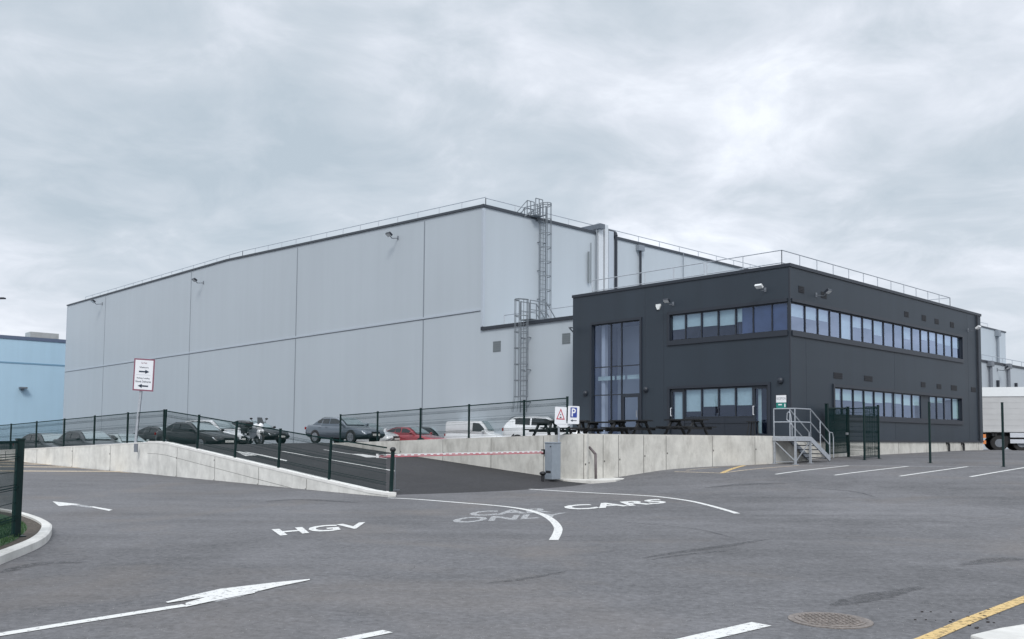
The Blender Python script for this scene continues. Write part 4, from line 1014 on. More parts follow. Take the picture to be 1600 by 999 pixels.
# grass blades inside the verge, as one mass
mb = MB()
fa, fb = Vector((-7.32, 13.45, 0)), Vector((-6.45, 10.4, 0))
kgrass = inset(ko, .36)
def inside(p, poly):
    c_ = False; n = len(poly)
    for i in range(n):
        a = poly[i]; b = poly[(i + 1) % n]
        if (a.y > p.y) != (b.y > p.y) and p.x < (b.x - a.x) * (p.y - a.y) / (b.y - a.y) + a.x: c_ = not c_
    return c_
gp = [p for p in kgrass] + [Vector((-14, 10, 0))]
mb.face([Vector((p.x, p.y, .094)) for p in kgrass] + [Vector((-14, 10, .094))], 0)
cnt = 0
while cnt < 30000:
    p = Vector((random.uniform(-12.5, -6.2), random.uniform(9.5, 16), 0))
    if not inside(p, gp): continue
    cnt += 1
    hgt = random.uniform(.03, .075); a = random.uniform(0, math.pi); w_ = .006; dx = Vector((math.cos(a), math.sin(a), 0)) * w_
    le = Vector((random.uniform(-1, 1), random.uniform(-1, 1), 0)) * .02; p.z = .088
    mb.face([p - dx, p + dx, p + le + ZZ * hgt], random.choice((0, 0, 1)))
o = mb.build('grass', [mat('grass_a', (.035, .085, .028), .8, 0, .25, 3), mat('grass_b', (.055, .11, .035), .8, 0, .25, 3)]); o['kind'] = 'stuff'

# ================================================================== FENCES
def post_mb(p, h, s=.06, plate=True, cap=True, lean=None):
    mb = MB(); t = Vector((0, 0, h)) + (lean or Vector((0, 0, 0))); mb.bar(p, p + t, s, s)
    if cap: mb.obox(p + t + ZZ * .006, U * (s * .58), V * (s * .58), ZZ * .012)
    if plate: mb.obox(p + ZZ * .006, U * s * 1.1, V * s * 1.1, ZZ * .008)
    return mb
def mesh_panel(a, b, z0, z1, slope=True, r=.0035, gap=.05, folds=3):
    """welded wire panel between two plan points, with horizontal wires and V folds"""
    mb = MB(); d = b - a; L = math.hypot(d.x, d.y); n = int(L / gap); nn = Vector((-d.y, d.x, 0)).normalized() * .03
    H = z1 - z0
    for i in range(1, n):
        p = a + d * (i / n); mb.bar(p + ZZ * z0, p + ZZ * z1, r * 2, r * 2)
    k = max(3, int(H / .2))
    for j in range(k + 1):
        z = z0 + H * j / k; mb.bar(a + ZZ * z, b + ZZ * z, r * 2.2, r * 2.2)
    for j in range(folds):
        z = z0 + H * (j + .5) / folds
        for o_ in (-.035, .0, .035): mb.bar(a + nn * (1 if o_ == 0 else 0) + ZZ * (z + o_), b + nn * (1 if o_ == 0 else 0) + ZZ * (z + o_), r * 2.8, r * 2.8)
    mb.bar(a + ZZ * (z1 - .02), b + ZZ * (z1 - .02), r * 3, .03)
    return mb
def fence(name, label, pts, h, lift=.06, r=.0035, post_s=.06, mesh=True, gap=.05, lean=None, mesh_h=None, folds=3, skip=(), nopost=()):
    root = thing(name, label, 'fence', tuple(pts[0]))
    for i, p in enumerate(pts):
        if i not in nopost: post_mb(p, h, post_s, lean=lean).build('post', GREEN, root)
    if mesh:
        for i, (a, b) in enumerate(zip(pts[:-1], pts[1:])):
            if i in skip: continue
            mb = mesh_panel(a, b, lift, (mesh_h or h) - .02, r=r, gap=gap, folds=folds); mb.build('mesh_panel', GREENW, root)
    return root
FH = 1.27
ln = U * -.0
ptl = [wt(t, -.125, wall_l(t) + .035) for t in (.12, 3, 6, 9, 12, 15)]
fence('ramp_fence', 'dark green mesh fence stepping up the white topped wall on the left of the ramp', ptl, FH, lean=V * .02 + U * .05, r=.0028, nopost=(0,))
pt2 = []
for i in range(0, 8):
    s = (1.9 + 2.85 * i); p = A0.lerp(A2, s / 34) + V * .125; z = 1.29 - .037 * s if s < 14 else 1.29 - .037 * 14 - .02 * (s - 14); pt2.append(Vector((p.x, p.y, z + .035)))
fence('boundary_fence', 'dark green mesh fence on the far left wall in front of the dark cars', [ptl[-1] + Vector((-.05, .05, 0))] + pt2, FH, r=.0028)
pt3 = [wt(t, RW + .12, wall_r(t)) for t in (14.9, 12, 9, 6, 3, .9)]
fence('car_park_fence', 'dark green mesh fence above the retaining wall in front of the white van', pt3, FH, r=.0028)
# yard fence and gate to the right of the steps
FP = at(1351, 723, 38.0); FP.z = zg(FP.x, FP.y)
yard = [FP + U * (2.7 * i) for i in range(0, 4)]
for p in yard: p.z = zg(p.x, p.y)
yr = thing('yard_fence', 'row of dark green fence posts behind the white parking bay lines', 'fence', tuple(yard[0]))
for p in yard: 
    post_mb(p, 2.42, .07).build('post', GREEN, yr)
p2 = FP + V * 1.35; p2.z = zg(p2.x, p2.y); post_mb(p2, 2.3, .07).build('post', GREEN, yr)
mesh_panel(FP, p2, .08, 2.25, r=.004).build('mesh_panel', GREENW, yr)
g0 = at(1293, 722, 39.3); g0.z = zg(g0.x, g0.y); g1 = g0 + V * 1.95; g1.z = zg(g1.x, g1.y)
gt = thing('mesh_gate', 'green wire mesh gate standing just right of the galvanised steps', 'gate', tuple(g0))
post_mb(g0, 2.38, .12).build('post', GREEN, gt); post_mb(g1, 2.25, .10).build('post', GREEN, gt)
mb = MB(); a = g0 + V * .1; b = g1 - V * .1
for z0, z1 in ((.22, .22), (2.2, 2.2)): mb.bar(a + ZZ * z0, b + ZZ * (z1), .05)
for p in (a, b): mb.bar(p + ZZ * .2, p + ZZ * 2.22, .05)
lf = mb.build('gate_leaf', GREEN, gt)
mesh_panel(a, b, .22, 2.2, r=.0055, gap=.045).build('mesh_infill', GREENW, lf)
mb = MB(); q = b - V * .12 + ZZ * 1.05; mb.obox(q - U * -.05, V * .03, U * .05, ZZ * .05); mb.build('latch', GALV, lf)
mesh_panel(g1, p2, .1, 2.2, r=.004).build('mesh_panel', GREENW, gt)
# near fence at the left edge
z0 = .09
fn = [Vector((-7.30, 13.40, z0)), Vector((-6.55, 10.5, z0)), Vector((-5.8, 7.6, z0))]
fence('verge_fence', 'dark green mesh fence ending in a thick post on the grass verge', fn, 1.43, r=.0032, post_s=.10, gap=.05, lean=U * .03)

# ================================================================== BARRIER, SIGNS
def hill(p): return Vector((p.x, p.y, zg(p.x, p.y)))
cabp = Vector((1.36, 29.75, zi))
bz = cabp.z + .90
REDP = mat('red_reflective', (.52, .14, .17), .4, 0, .05)
WHITEP = mat('white_paint', (.78, .78, .78), .4, 0, .03)
CABM = mat('grey_blue_cabinet', (.26, .30, .345), .45, .1, .06)
tip = at(590, 712.5, 24.75)
br = thing('car_park_barrier', 'closed red and white barrier arm with grey cabinet at the ramp foot', 'barrier', tuple(cabp))
c = cabp
mb = MB(); mb.obox(c + ZZ * .60, U * .17, V * .20, ZZ * .59); mb.obox(c + ZZ * 1.205, U * .185, V * .215, ZZ * .02); cab = mb.build('cabinet', CABM, br, bevel=.01)
mb = MB(); mb.obox(c - V * .203 + ZZ * .62, U * .145, V * .004, ZZ * .5); mb.obox(c - V * .208 + ZZ * .25 + U * .0, U * .11, V * .003, ZZ * .04, 1); mb.obox(c - V * .212 + U * .1 + ZZ * 1.08, U * .02, V * .005, ZZ * .02, 1); mb.build('door_panel', [CABM, BLACK], cab)
pv = c - U * 0.0 - V * .22; pv.z = tip.z + .06
armend = Vector((tip.x, tip.y, tip.z))
hub = c.copy(); hub.z = at(850, 706.5, 29.6).z; hub = hub - U * .26 - V * .05
mb = MB(); mb.obox(hub, U * .07, V * .16, ZZ * .085); mb.build('pivot_bracket', BLACK, br)
hs = hub - V * .16
mb = MB(); nseg = 28; dd = (armend - hs); 
for i in range(nseg):
    a = hs + dd * (i / nseg); b = hs + dd * ((i + 1) / nseg); mb.bar(a + ZZ * .012, b + ZZ * .012, .045, .055, 0)
    m1 = a + (b - a) * .2; m2 = a + (b - a) * .75; mb.bar(m1 + ZZ * .006 - U * -.024, m2 + ZZ * .006 - U * -.024, .004, .022, 1)
mb.bar(hs - ZZ * .032, armend - ZZ * .032, .05, .03, 1)
mb.build('barrier_arm', [WHITEP, REDP], br)
mb = MB(); mb.obox(armend, U * .04, V * .02, ZZ * .055); mb.build('end_cap', WHITEP, br)
mb = MB(); mb.tube(armend - ZZ * .05 + V * .6, armend + V * .6 - ZZ * .95, .012, 6); mb.bar(armend - ZZ * .95 + V * .45, armend - ZZ * .95 + V * .75, .02); mb.build('hanging_strut', STEEL, br)
# catch post with round black head = the first fence post's neighbour
cp = wt(.05, -.02); cp.z = .04
bo = thing('catch_post', 'dark green post with round black head where the barrier arm rests', 'post', tuple(cp))
mb = MB(); mb.bar(cp, cp + ZZ * 1.19 + U * .06, .075, .075); mb.build('shaft', GREEN, bo)
mb = MB(); mb.ball(cp + ZZ * 1.22 + U * .06, .085, .085, .07); mb.build('head', BLACK, bo, smooth=True)
# rubber stop beside cabinet
sp_ = at(848, 747, 29.5); sp_.z = zg(sp_.x, sp_.y) + .02
bo = thing('lock_post', 'short black post with knob top beside the barrier cabinet', 'post', tuple(sp_))
mb = MB(); mb.obox(sp_ + ZZ * .03, U * .11, V * .08, ZZ * .03); mb.tube(sp_ + ZZ * .05, sp_ + ZZ * .3, .05, 10); mb.build('base', BLACK, bo)
mb = MB(); mb.ball(sp_ + ZZ * .34, .11, .11, .07); mb.build('knob', BLACK, bo, smooth=True)
# bent grey pipe in front of the wall
q = at(931, 747, 30.2); q.z = zi
mb = MB(); top = at(930.5, 710, 30.2); e_ = at(921, 699, 30.5); mb.path([q, top, e_], .045, 10)
tag(mb.build('vent_pipe', mat('brown_grey_pipe', (.14, .12, .125), .6, .1, .15), smooth=True), 'bent brown-grey pipe rising from the kerb in front of the concrete wall', 'pipe')

SIGNW = mat('white_sign_face', (.76, .78, .82), .35, 0, .02); SIGNB = mat('blue_sign_face', (.03, .06, .30), .35, 0, .03); INK = mat('dark_ink', (.02, .035, .06), .5); MAROON = mat('maroon_border', (.24, .10, .14), .45)
SIGNR = mat('sign_red', (.45, .03, .06), .4); SGREEN = mat('sign_green', (.012, .20, .17), .4); GREYINK = mat('grey_ink', (.40, .42, .45), .5)
def rrect(c, ax, ay, hw, hh, r, n=4):
    out = []
    for sx, sy, a0 in ((1, 1, 0), (-1, 1, 90), (-1, -1, 180), (1, -1, 270)):
        for i in range(n + 1):
            a = R(a0 + 90 * i / n); out.append(c + ax * (sx * (hw - r) + r * math.cos(a)) + ay * (sy * (hh - r) + r * math.sin(a)))
    return out
# barrier sign post: pole behind the cabinet, three plates on a cross arm
SD = 30.1
pole = at(874, 690, SD); rt = Vector((.985, .17, 0)); fwd = Vector((.17, -.985, 0))
sg = thing('barrier_sign_post', 'grey pole by the barrier cabinet carrying a red triangle sign and a blue parking sign', 'sign', (pole.x, pole.y, zi))
mb = MB(); mb.tube((pole.x, pole.y, zi), at(873, 664, SD), .035, 10); mb.build('pole', GALV, sg)
mb = MB(); mb.bar(at(868, 661, SD), at(905, 657, SD), .04, .05); mb.build('cross_arm', STEEL, sg)
def plate(cx, cy, wpx, hpx, D, name, tilt=0.0):
    c = at(cx, cy, D); k = D / F_PX; up = (ZZ + rt * tilt).normalized(); r_ = (rt - ZZ * tilt).normalized()
    mb = MB(); mb.prism(rrect(c, r_, up, wpx * k / 2, hpx * k / 2, .03), -fwd * .012); o = mb.build(name, SIGNW, sg); return c + fwd * .003, r_, up, wpx * k / 2, hpx * k / 2, o
c, r_, up, hw, hh, po = plate(876, 649.5, 18.5, 27, SD - .06, 'triangle_plate', .03)
mb = MB(); tri = lambda s, dy: [c + r_ * (s * hw * .82) * math.sin(a) * 1.05 + up * (s * hw * math.cos(a) * 1.25 + dy) for a in (0, 2 * math.pi / 3, 4 * math.pi / 3)]
T1, T2 = tri(1.0, -.01), tri(.72, -.01)
for i in range(3): mb.face([T1[i] + fwd * .002, T1[(i + 1) % 3] + fwd * .002, T2[(i + 1) % 3] + fwd * .002, T2[i] + fwd * .002])
mb.k = 1
mb.obox(c + fwd * .003 + up * .03, r_ * .016, fwd * .001, up * .02); mb.obox(c + fwd * .003 - up * .06, r_ * .03, fwd * .001, up * .02)
mb.build('warning_symbol', [SIGNR, INK], po)
c, r_, up, hw, hh, po = plate(896.3, 648.7, 18.3, 28, SD - .06, 'parking_plate', .02)
mb = MB(); f2 = fwd * .003
mb.face([p + f2 for p in rrect(c + up * hh * .28, r_, up, hw * .58, hh * .56, .02)], 0)
mb.k = 1; put_text(mb, 'P', c + f2 * 2 + up * (hh * -.17) - r_ * hw * .36, r_ * hw * .72, up * hh * .9, 1, .02)
mb.k = 2; ca = c + f2 - up * hh * .62; mb.face([ca - r_ * hw * .2 - up * .012, ca + r_ * hw * .55 - up * .012, ca + r_ * hw * .55 + up * .012, ca - r_ * hw * .2 + up * .012]); mb.face([ca - r_ * hw * .55, ca - r_ * hw * .15 - up * .04, ca - r_ * hw * .15 + up * .04])
mb.build('parking_symbol', [SIGNB, SIGNW, INK], po)
mb = MB(); c = at(881, 664.5, SD - .03); k = SD / F_PX; mb.prism([c + r_ * x * k + ZZ * y * k for x, y in ((-13, 1), (-6, 3), (8, 4), (12, 1), (5, -3.5), (-6, -4))], -fwd * .012); mb.build('lower_plate', SIGNW, sg)

# direction sign on the boundary wall corner
DS = 37.2
sb = at(211, 700, DS - .35); stp = at(221, 612, DS - .35)
ds = thing('direction_sign', 'tall white sign with maroon border and two opposite arrows on the wall corner', 'sign', (sb.x, sb.y, sb.z))
mb = MB(); topc = at(225.5, 563, DS - .35); mb.bar(sb, topc, .09, .09); mb.build('pole', GALV, ds)
mb = MB(); bb = at(212.5, 700, 36.28); mb.obox(bb, Vector((.07, 0, 0)), Vector((0, .03, 0)), ZZ * .17); mb.build('wall_bracket', STEEL, ds)
k = (DS - .45) / F_PX
cs = at(224.6, 586, DS - .45); upv = (at(226, 561, DS - .45) - at(223, 611, DS - .45)).normalized(); rv = (at(240, 587, DS - .45) - at(209, 585, DS - .45)).normalized(); fv = rv.cross(upv); 
if fv.y > 0: fv = -fv
mb = MB(); mb.prism(rrect(cs, rv, upv, 16.3 * k, 25.3 * k, .02), -fv * .015); pn = mb.build('sign_panel', MAROON, ds)
mb = MB(); mb.face([p + fv * .003 for p in rrect(cs, rv, upv, 14.1 * k, 23 * k, .01)], 0)
def arrow(mb, c, d, k_):
    L = 8 * k; t = 1.15 * k; h_ = 3.2 * k; a = rv * d; 
    mb.face([c - a * L - upv * t, c + a * L * .3 - upv * t, c + a * L * .3 + upv * t, c - a * L + upv * t], k_); mb.face([c + a * L * .25 - upv * h_, c + a * L * 1.05, c + a * L * .25 + upv * h_], k_)
fo = fv * .007
arrow(mb, cs + fo + upv * 5 * k + rv * .2 * k, 1, 1); arrow(mb, cs + fo - upv * 17.5 * k, -1, 1)
put_text(mb, 'Car Park', cs + fo + upv * 17.5 * k - rv * 5 * k, rv * 9.5 * k, upv * 2.4 * k, 2)
put_text(mb, 'Visitors', cs + fo + upv * 10.5 * k - rv * 7.5 * k, rv * 14.5 * k, upv * 2.5 * k, 1)
mb.face([cs + fo - upv * .2 * k - rv * 12 * k, cs + fo - upv * .2 * k + rv * 11 * k, cs + fo + upv * .1 * k + rv * 11 * k, cs + fo + upv * .1 * k - rv * 12 * k], 3)
put_text(mb, 'Parking, Loading', cs + fo - upv * 7 * k - rv * 10.5 * k, rv * 20 * k, upv * 3 * k, 1)
put_text(mb, 'Goods Deliveries', cs + fo - upv * 12 * k - rv * 12.5 * k, rv * 24.5 * k, upv * 3 * k, 1)
mb.build('sign_lettering', [SIGNW, INK, MAROON, GREYINK], pn)

# ================================================================== PICNIC TABLES ON THE TERRACE
def picnic(name, label, x, y_top, D, rz, round_=False, s=1.0):
    p = at(x, 660, D); z = TZ if D > 34 else TZ; t_, _w = tw(p.x, p.y); z = z_ter(t_)
    root = thing(name, label, 'picnic table', (p.x, p.y, z), rz, 'black picnic tables on the terrace')
    L = .9 * s
    mb = MB(); mb.box(-L, L, -.36, .36, .72, .77)
    for i in range(5): mb.box(-L + .01, L - .01, -.36 + i * .146 + .012, -.36 + (i + 1) * .146 - .008, .77, .775)
    mb.build('table_top', DBLACK, root, world=False)
    for s_ in (-1, 1):
        mb = MB(); mb.box(-L, L, s_ * .74 - .14, s_ * .74 + .14, .42, .47); mb.build('bench', DBLACK, root, world=False)
    for s_ in (-1, 1):
        mb = MB(); x0 = s_ * (L - .28)
        for k in (-1, 1): mb.bar((x0, k * .70, 0), (x0, k * .20, .72), .10, .07)
        mb.bar((x0 - .0, -.86, .39), (x0, .86, .39), .07, .09); mb.box(x0 - .05, x0 + .05, -.3, .3, .64, .72); mb.bar((x0, 0, .4), (x0 - s_ * .3, 0, .70), .06, .06); mb.build('leg_frame', DBLACK, root, world=False)
    return root
AU = math.atan2(U.y, U.x)
picnic('picnic_table', 'black picnic table beside the white car left of the two sign plates', 864, 0, 39.5, AU + .1)
picnic('picnic_table', 'black picnic table behind the parking sign at the left end of the office', 886, 0, 37.5, AU + .5)
picnic('picnic_table', 'black picnic table in front of the tall stairwell glazing', 944, 0, 39.5, AU + .15)
picnic('picnic_table', 'black picnic table just right of the tall glazing, partly behind its neighbour', 985, 0, 38.0, AU)
picnic('picnic_table', 'black picnic table in front of the ground floor ribbon window', 1072, 0, 37.8, AU - .1)
p = FL.at(FL.px(1191, 670)[0], TZ, .75)
bs = thing('bar_stool', 'small black stool standing outside the glazed door by the steps', 'stool', (p.x, p.y, TZ), AU)
mb = MB(); mb.box(-.22, .22, -.16, .16, .60, .65); mb.build('seat', DBLACK, bs, world=False)
for a, b in ((-1, -1), (1, -1), (1, 1), (-1, 1)):
    mb = MB(); mb.bar((a * .2, b * .14, 0), (a * .12, b * .1, .6), .04); mb.build('leg', DBLACK, bs, world=False)

# ================================================================== VEHICLES
def paint(name, col, metal=.3): dk = max(col) < .05; return mat(name, col, .28, 0 if dk else metal, .03, 2, coat=.35 if dk else 1.0, spec=.35 if dk else .6)
SCREEN = mat('windscreen_sky_tint', (.30, .37, .39), .08, .40, .02, spec=.8)  # pale base colour paints the reflected sky into the glass
RIM = mat('alloy_rim', (.35, .36, .38), .35, .7); LAMP = mat('headlamp', (.72, .76, .80), .12, .2, .02, coat=1.0); TAIL = mat('tail_lamp', (.30, .01, .01), .25); PLATE = mat('number_plate', (.74, .75, .72), .4); PLATEY = mat('yellow_number_plate', (.75, .66, .30), .4)
def loft(mb, secs, k=None):
    n = len(secs[0]); vs = [p for s in secs for p in s]; fs = []
    for i in range(len(secs) - 1):
        for j in range(n - 1): fs.append((i * n + j, i * n + j + 1, (i + 1) * n + j + 1, (i + 1) * n + j))
        fs.append((i * n + n - 1, i * n, (i + 1) * n, (i + 1) * n + n - 1))
    fs.append(tuple(range(n))); fs.append(tuple(range((len(secs) - 1) * n, len(secs) * n))); mb.mesh(vs, fs, k)
KINDS = {
 'saloon': dict(L=4.85, W=1.86, H=1.44, wb=2.85, wr=.335, low=[(-.5, .42, .86, .80), (-.485, .34, .98, .88), (-.44, .30, 1.02, .95), (-.34, .24, 1.0, .99), (-.1, .21, .96, 1), (.12, .21, .95, 1), (.2, .21, .95, .99), (.36, .24, .84, .97), (.45, .28, .74, .91), (.485, .32, .64, .82), (.5, .40, .55, .74)],
     cab=(-.385, -.205, .005, .205), cw=(.93, .74)),
 'suv': dict(L=4.5, W=1.86, H=1.66, wb=2.68, wr=.36, low=[(-.5, .50, .98, .82), (-.485, .42, 1.12, .90), (-.45, .36, 1.14, .96), (-.34, .32, 1.12, 1), (-.1, .28, 1.07, 1), (.14, .28, 1.05, 1), (.22, .28, 1.06, .99), (.38, .32, .98, .97), (.46, .36, .86, .90), (.488, .42, .74, .80), (.5, .48, .64, .72)],
     cab=(-.485, -.36, .03, .235), cw=(.93, .76)),
 'van': dict(L=4.4, W=1.82, H=1.84, wb=2.75, wr=.33, low=[(-.5, .40, 1.0, .90), (-.495, .32, 1.1, .96), (-.40, .28, 1.1, 1), (-.1, .24, 1.08, 1), (.15, .24, 1.05, 1), (.25, .24, 1.08, .99), (.38, .27, 1.02, .96), (.46, .30, .90, .90), (.49, .36, .76, .82), (.5, .42, .62, .75)],
     cab=(-.497, -.485, .12, .30), cw=(.95, .86)),
 'coupe': dict(L=4.55, W=1.82, H=1.38, wb=2.72, wr=.33, low=[(-.5, .42, .84, .80), (-.48, .32, .95, .90), (-.42, .28, .97, .96), (-.32, .24, .95, .99), (-.1, .21, .91, 1), (.12, .21, .90, 1), (.2, .21, .90, .99), (.36, .24, .80, .96), (.45, .28, .70, .89), (.485, .32, .60, .80), (.5, .38, .52, .72)],
     cab=(-.42, -.17, .0, .205), cw=(.92, .70)),
}
def car(name, label, kind, col, x, D, z, az, rimc=None, bonnet=None, group='parked cars above the ramp', plate=PLATE, cat='car', roofcol=None, skip_side=False):
    """az: compass heading of the front, clockwise from camera forward, in degrees"""
    K = KINDS[kind]; L, Wd, H = K['L'], K['W'], K['H']; a = R(90 - az)
    p = at(x, 680, D); root = thing(name, label, cat, (p.x, p.y, z), a, group)
    hw = Wd / 2; mb = MB(); secs = []
    low = K['low']
    def interp(f):
        for q, r in zip(low[:-1], low[1:]):
            if q[0] <= f <= r[0]: k_ = (f - q[0]) / (r[0] - q[0]); k_ = k_ * k_ * (3 - 2 * k_) * .5 + k_ * .5; return [q[i] * (1 - k_) + r[i] * k_ for i in range(1, 4)]
        return low[-1][1:]
    fr = [low[0][0], -.494, -.48, -.46, -.44] + [-.42 + i * .042 for i in range(21)] + [.44, .46, .475, .488, .495, .5]
    for f in fr:
        zb, zt, w = interp(f); w *= hw; X = f * L; zm = zb + (zt - zb) * .62
        secs.append([Vector((X, y, zz)) for y, zz in ((-w * .80, zb), (-w * .97, zb + .08), (-w, zb + (zt - zb) * .35), (-w * 1.0, zm), (-w * .965, zt - .09), (-w * .90, zt - .02), (-w * .5, zt + .012), (0, zt + .02),
                                                      (w * .5, zt + .012), (w * .90, zt - .02), (w * .965, zt - .09), (w * 1.0, zm), (w, zb + (zt - zb) * .35), (w * .97, zb + .08), (w * .80, zb))])
    loft(mb, secs, 0)
    # cabin shell: lofted along the length with a curved roof line
    c0_, c1_, c2_, c3_ = [v * L for v in K['cab']]; bw, tw_ = hw * K['cw'][0], hw * K['cw'][1]
    zr_ = H; ex = 3.2 if kind == 'van' else 1.55
    def roofh(X):
        if X < c1_: u = (X - c0_) / (c1_ - c0_); return 1 - (1 - u) ** ex * 1.0
        if X > c2_: v = (X - c2_) / (c3_ - c2_); return 1 - v ** 1.45
        return 1 + .035 * math.sin(math.pi * (X - c1_) / (c2_ - c1_))
    def cs(X):
        zb_ = interp(X / L)[1] - .05; h = roofh(X); Hc = (zr_ - zb_) / 1.03; w1 = bw * (.93 if X < c1_ else 1); tw2 = w1 + (tw_ - w1) * h
        return zb_, h, Hc, w1, tw2
    NX = 22; xs_ = sorted(set([c0_ + (c3_ - c0_) * i / NX for i in range(NX + 1)] + [c1_, c2_])); sc_ = []
    for X in xs_:
        zb_, h, Hc, w1, tw2 = cs(X); zt1 = zb_ + h * Hc
        sc_.append([Vector((X, y, z)) for y, z in ((-w1, zb_), (-(w1 + (tw2 - w1) * .88), zb_ + h * Hc * .86), (-tw2 * .88, zt1 - .03 * h), (0, zt1), (tw2 * .88, zt1 - .03 * h), (w1 + (tw2 - w1) * .88, zb_ + h * Hc * .86), (w1, zb_))])
    loft(mb, sc_, 2 if roofcol else 0)
    zb2 = interp(K['cab'][3] - .01)[1] - .03
    mb.k = 1
    ax_ = (-K['wb'] / 2 - .02 * L * 0, K['wb'] / 2)
    for X in ax_:                                              # dark wheel housings
        for s in (-1, 1): mb.tube((X, s * (hw - .06), K['wr'] + .01), (X, s * (hw * .995 + .004), K['wr'] + .01), K['wr'] + .055, 20)
    body = mb.build('body', [col, BLACK, roofcol or col], root, world=False, smooth=False, bevel=.03)
    body.data.polygons.foreach_set('use_smooth', [True] * len(body.data.polygons))
    def glass_top(name, xa, xb, m):
        b_ = MB(); n = 7; rows = []
        for i in range(n + 1):
            X = xa + (xb - xa) * i / n; zb_, h, Hc, w1, tw2 = cs(X); zt1 = zb_ + h * Hc; y_ = tw2 * .80; o_ = .022; dx_ = .03 if xb > 0 else -.03
            rows.append([Vector((X + dx_, -y_, zt1 - .022 * h + o_)), Vector((X + dx_, 0, zt1 + o_)), Vector((X + dx_, y_, zt1 - .022 * h + o_))])
        for r0, r1 in zip(rows[:-1], rows[1:]):
            for k_ in range(2): b_.face([r0[k_], r1[k_], r1[k_ + 1], r0[k_ + 1]])
        b_.build(name, m, root, world=False, smooth=True, merge=True)
    glass_top('windscreen', c2_ + .03 * L * .5, c3_ - .13, SCREEN)
    if kind != 'van': glass_top('rear_window', c0_ + .10, c1_ - .03, SCREEN)
    def glass_side(xa, xb, s):
        b_ = MB(); n = 6; low_, up_ = [], []
        for i in range(n + 1):
            X = xa + (xb - xa) * i / n; zb_, h, Hc, w1, tw2 = cs(X); f = lambda q: (w1 + (tw2 - w1) * q / .98)
            q0 = min(.16 / max(.05, Hc), h * .8); q1 = max(q0 + .02, h * .86 - .045)
            low_.append(Vector((X, s * (w1 + (w1 + (tw2 - w1) * .88 - w1) * (q0 / (h * .86)) + .012), zb_ + q0 * Hc))); up_.append(Vector((X, s * (w1 + ((tw2 - w1) * .88) * (q1 / (h * .86)) + .012), zb_ + q1 * Hc)))
        for i in range(n): b_.face([low_[i], low_[i + 1], up_[i + 1], up_[i]])
        b_.build('side_window', CARGLASS, root, world=False, merge=True)
    lenc = c3_ - c0_
    for s in (-1, 1):
        if kind == 'van': glass_side(c2_ - .12 * L + .1, c3_ - .30, s)
        else: m_x = (c1_ + c2_) / 2 + .02 * L; glass_side(c0_ + lenc * .17, m_x - .04, s); glass_side(m_x + .04, c3_ - lenc * .17, s)
    for X in ax_:
        for s in (-1, 1):
            b_ = MB(); y1 = s * (hw - .19); y2 = s * (hw + .002); r_ = K['wr']
            b_.tube((X, y1, r_), (X, y2 - s * .02, r_), r_, 24); b_.tube((X, y2 - s * .02, r_), (X, y2, r_), r_, 24, r_ * .93); wh_ = b_.build('wheel', RUBBER, root, world=False)
            b_ = MB(); b_.tube((X, y2 - s * .01, r_), (X, y2 + s * .006, r_), r_ * .72, 20)
            for k_ in range(5):
                th = 2 * math.pi * k_ / 5; b_.k = 1; b_.obox((X + math.cos(th) * r_ * .38, y2 + s * .008, r_ + math.sin(th) * r_ * .38), Vector((math.cos(th), 0, math.sin(th))) * r_ * .33, Vector((0, .006, 0)), Vector((-math.sin(th), 0, math.cos(th))) * r_ * .07)
            b_.build('rim', [STEEL, rimc or RIM], wh_, world=False)
    zt_f = interp(.46)[1]; wf = interp(.46)[2] * hw; fx = .47 * L
    for s in (-1, 1):
        b_ = MB(); b_.prism([Vector((fx + .07, s * wf * .46, zt_f - .17)), Vector((fx - .02, s * wf * .97, zt_f - .15)), Vector((fx - .12, s * wf * 1.02, zt_f - .045)), Vector((fx + .05, s * wf * .50, zt_f - .075))], (.03, s * .012, .006)); b_.build('headlight', LAMP, root, world=False)
        b_ = MB(); c_ = Vector((c3_ - .28, s * (hw * 1.0 + .06), zb2 + .12)); b_.ball(c_, .07, .12, .075, 8, 5); b_.bar(c_, c_ - Vector((0, s * .14, .05)), .03); b_.build('wing_mirror', [roofcol or col], root, world=False, smooth=True)
        b_ = MB(); zt_r = interp(-.485)[1]; wr_ = interp(-.485)[2] * hw; b_.obox((-.49 * L, s * wr_ * .86, zt_r - .16), Vector((.03, 0, 0)), Vector((0, wr_ * .16, 0)), Vector((0, 0, .07))); b_.build('tail_light', TAIL, root, world=False)
    zf = interp(.5)[1]; b_ = MB()
    b_.prism([Vector((.485 * L, -wf * .42, zf - .06)), Vector((.485 * L, wf * .42, zf - .06)), Vector((.485 * L, wf * .34, zf + .085)), Vector((.485 * L, -wf * .34, zf + .085))], (.075, 0, 0)); b_.prism([Vector((.485 * L, -wf * .62, zf - .22)), Vector((.485 * L, wf * .62, zf - .22)), Vector((.485 * L, wf * .55, zf - .12)), Vector((.485 * L, -wf * .55, zf - .12))], (.08, 0, 0)); b_.build('grille', BLACK, root, world=False)
    b_ = MB(); b_.obox((.503 * L + .03, 0, zf - .085), Vector((.008, 0, 0)), Vector((0, .26, 0)), Vector((0, 0, .055))); b_.build('number_plate', plate, root, world=False)
    b_ = MB(); b_.obox((-.50 * L - .01, 0, .62), Vector((.008, 0, 0)), Vector((0, .26, 0)), Vector((0, 0, .055))); b_.build('rear_number_plate', PLATEY, root, world=False)
    if kind != 'van':
        for s in (-1, 1):
            for k_ in (.0, .45):
                b_ = MB(); b_.box(-.24 * L * (1 - k_) + k_ * .02 * L, -.24 * L * (1 - k_) + k_ * .02 * L + .16, min(s * hw * 1.0, s * (hw + .012)), max(s * hw, s * (hw + .012)), H * .60, H * .615); b_.build('door_handle', col, root, world=False)
    return root
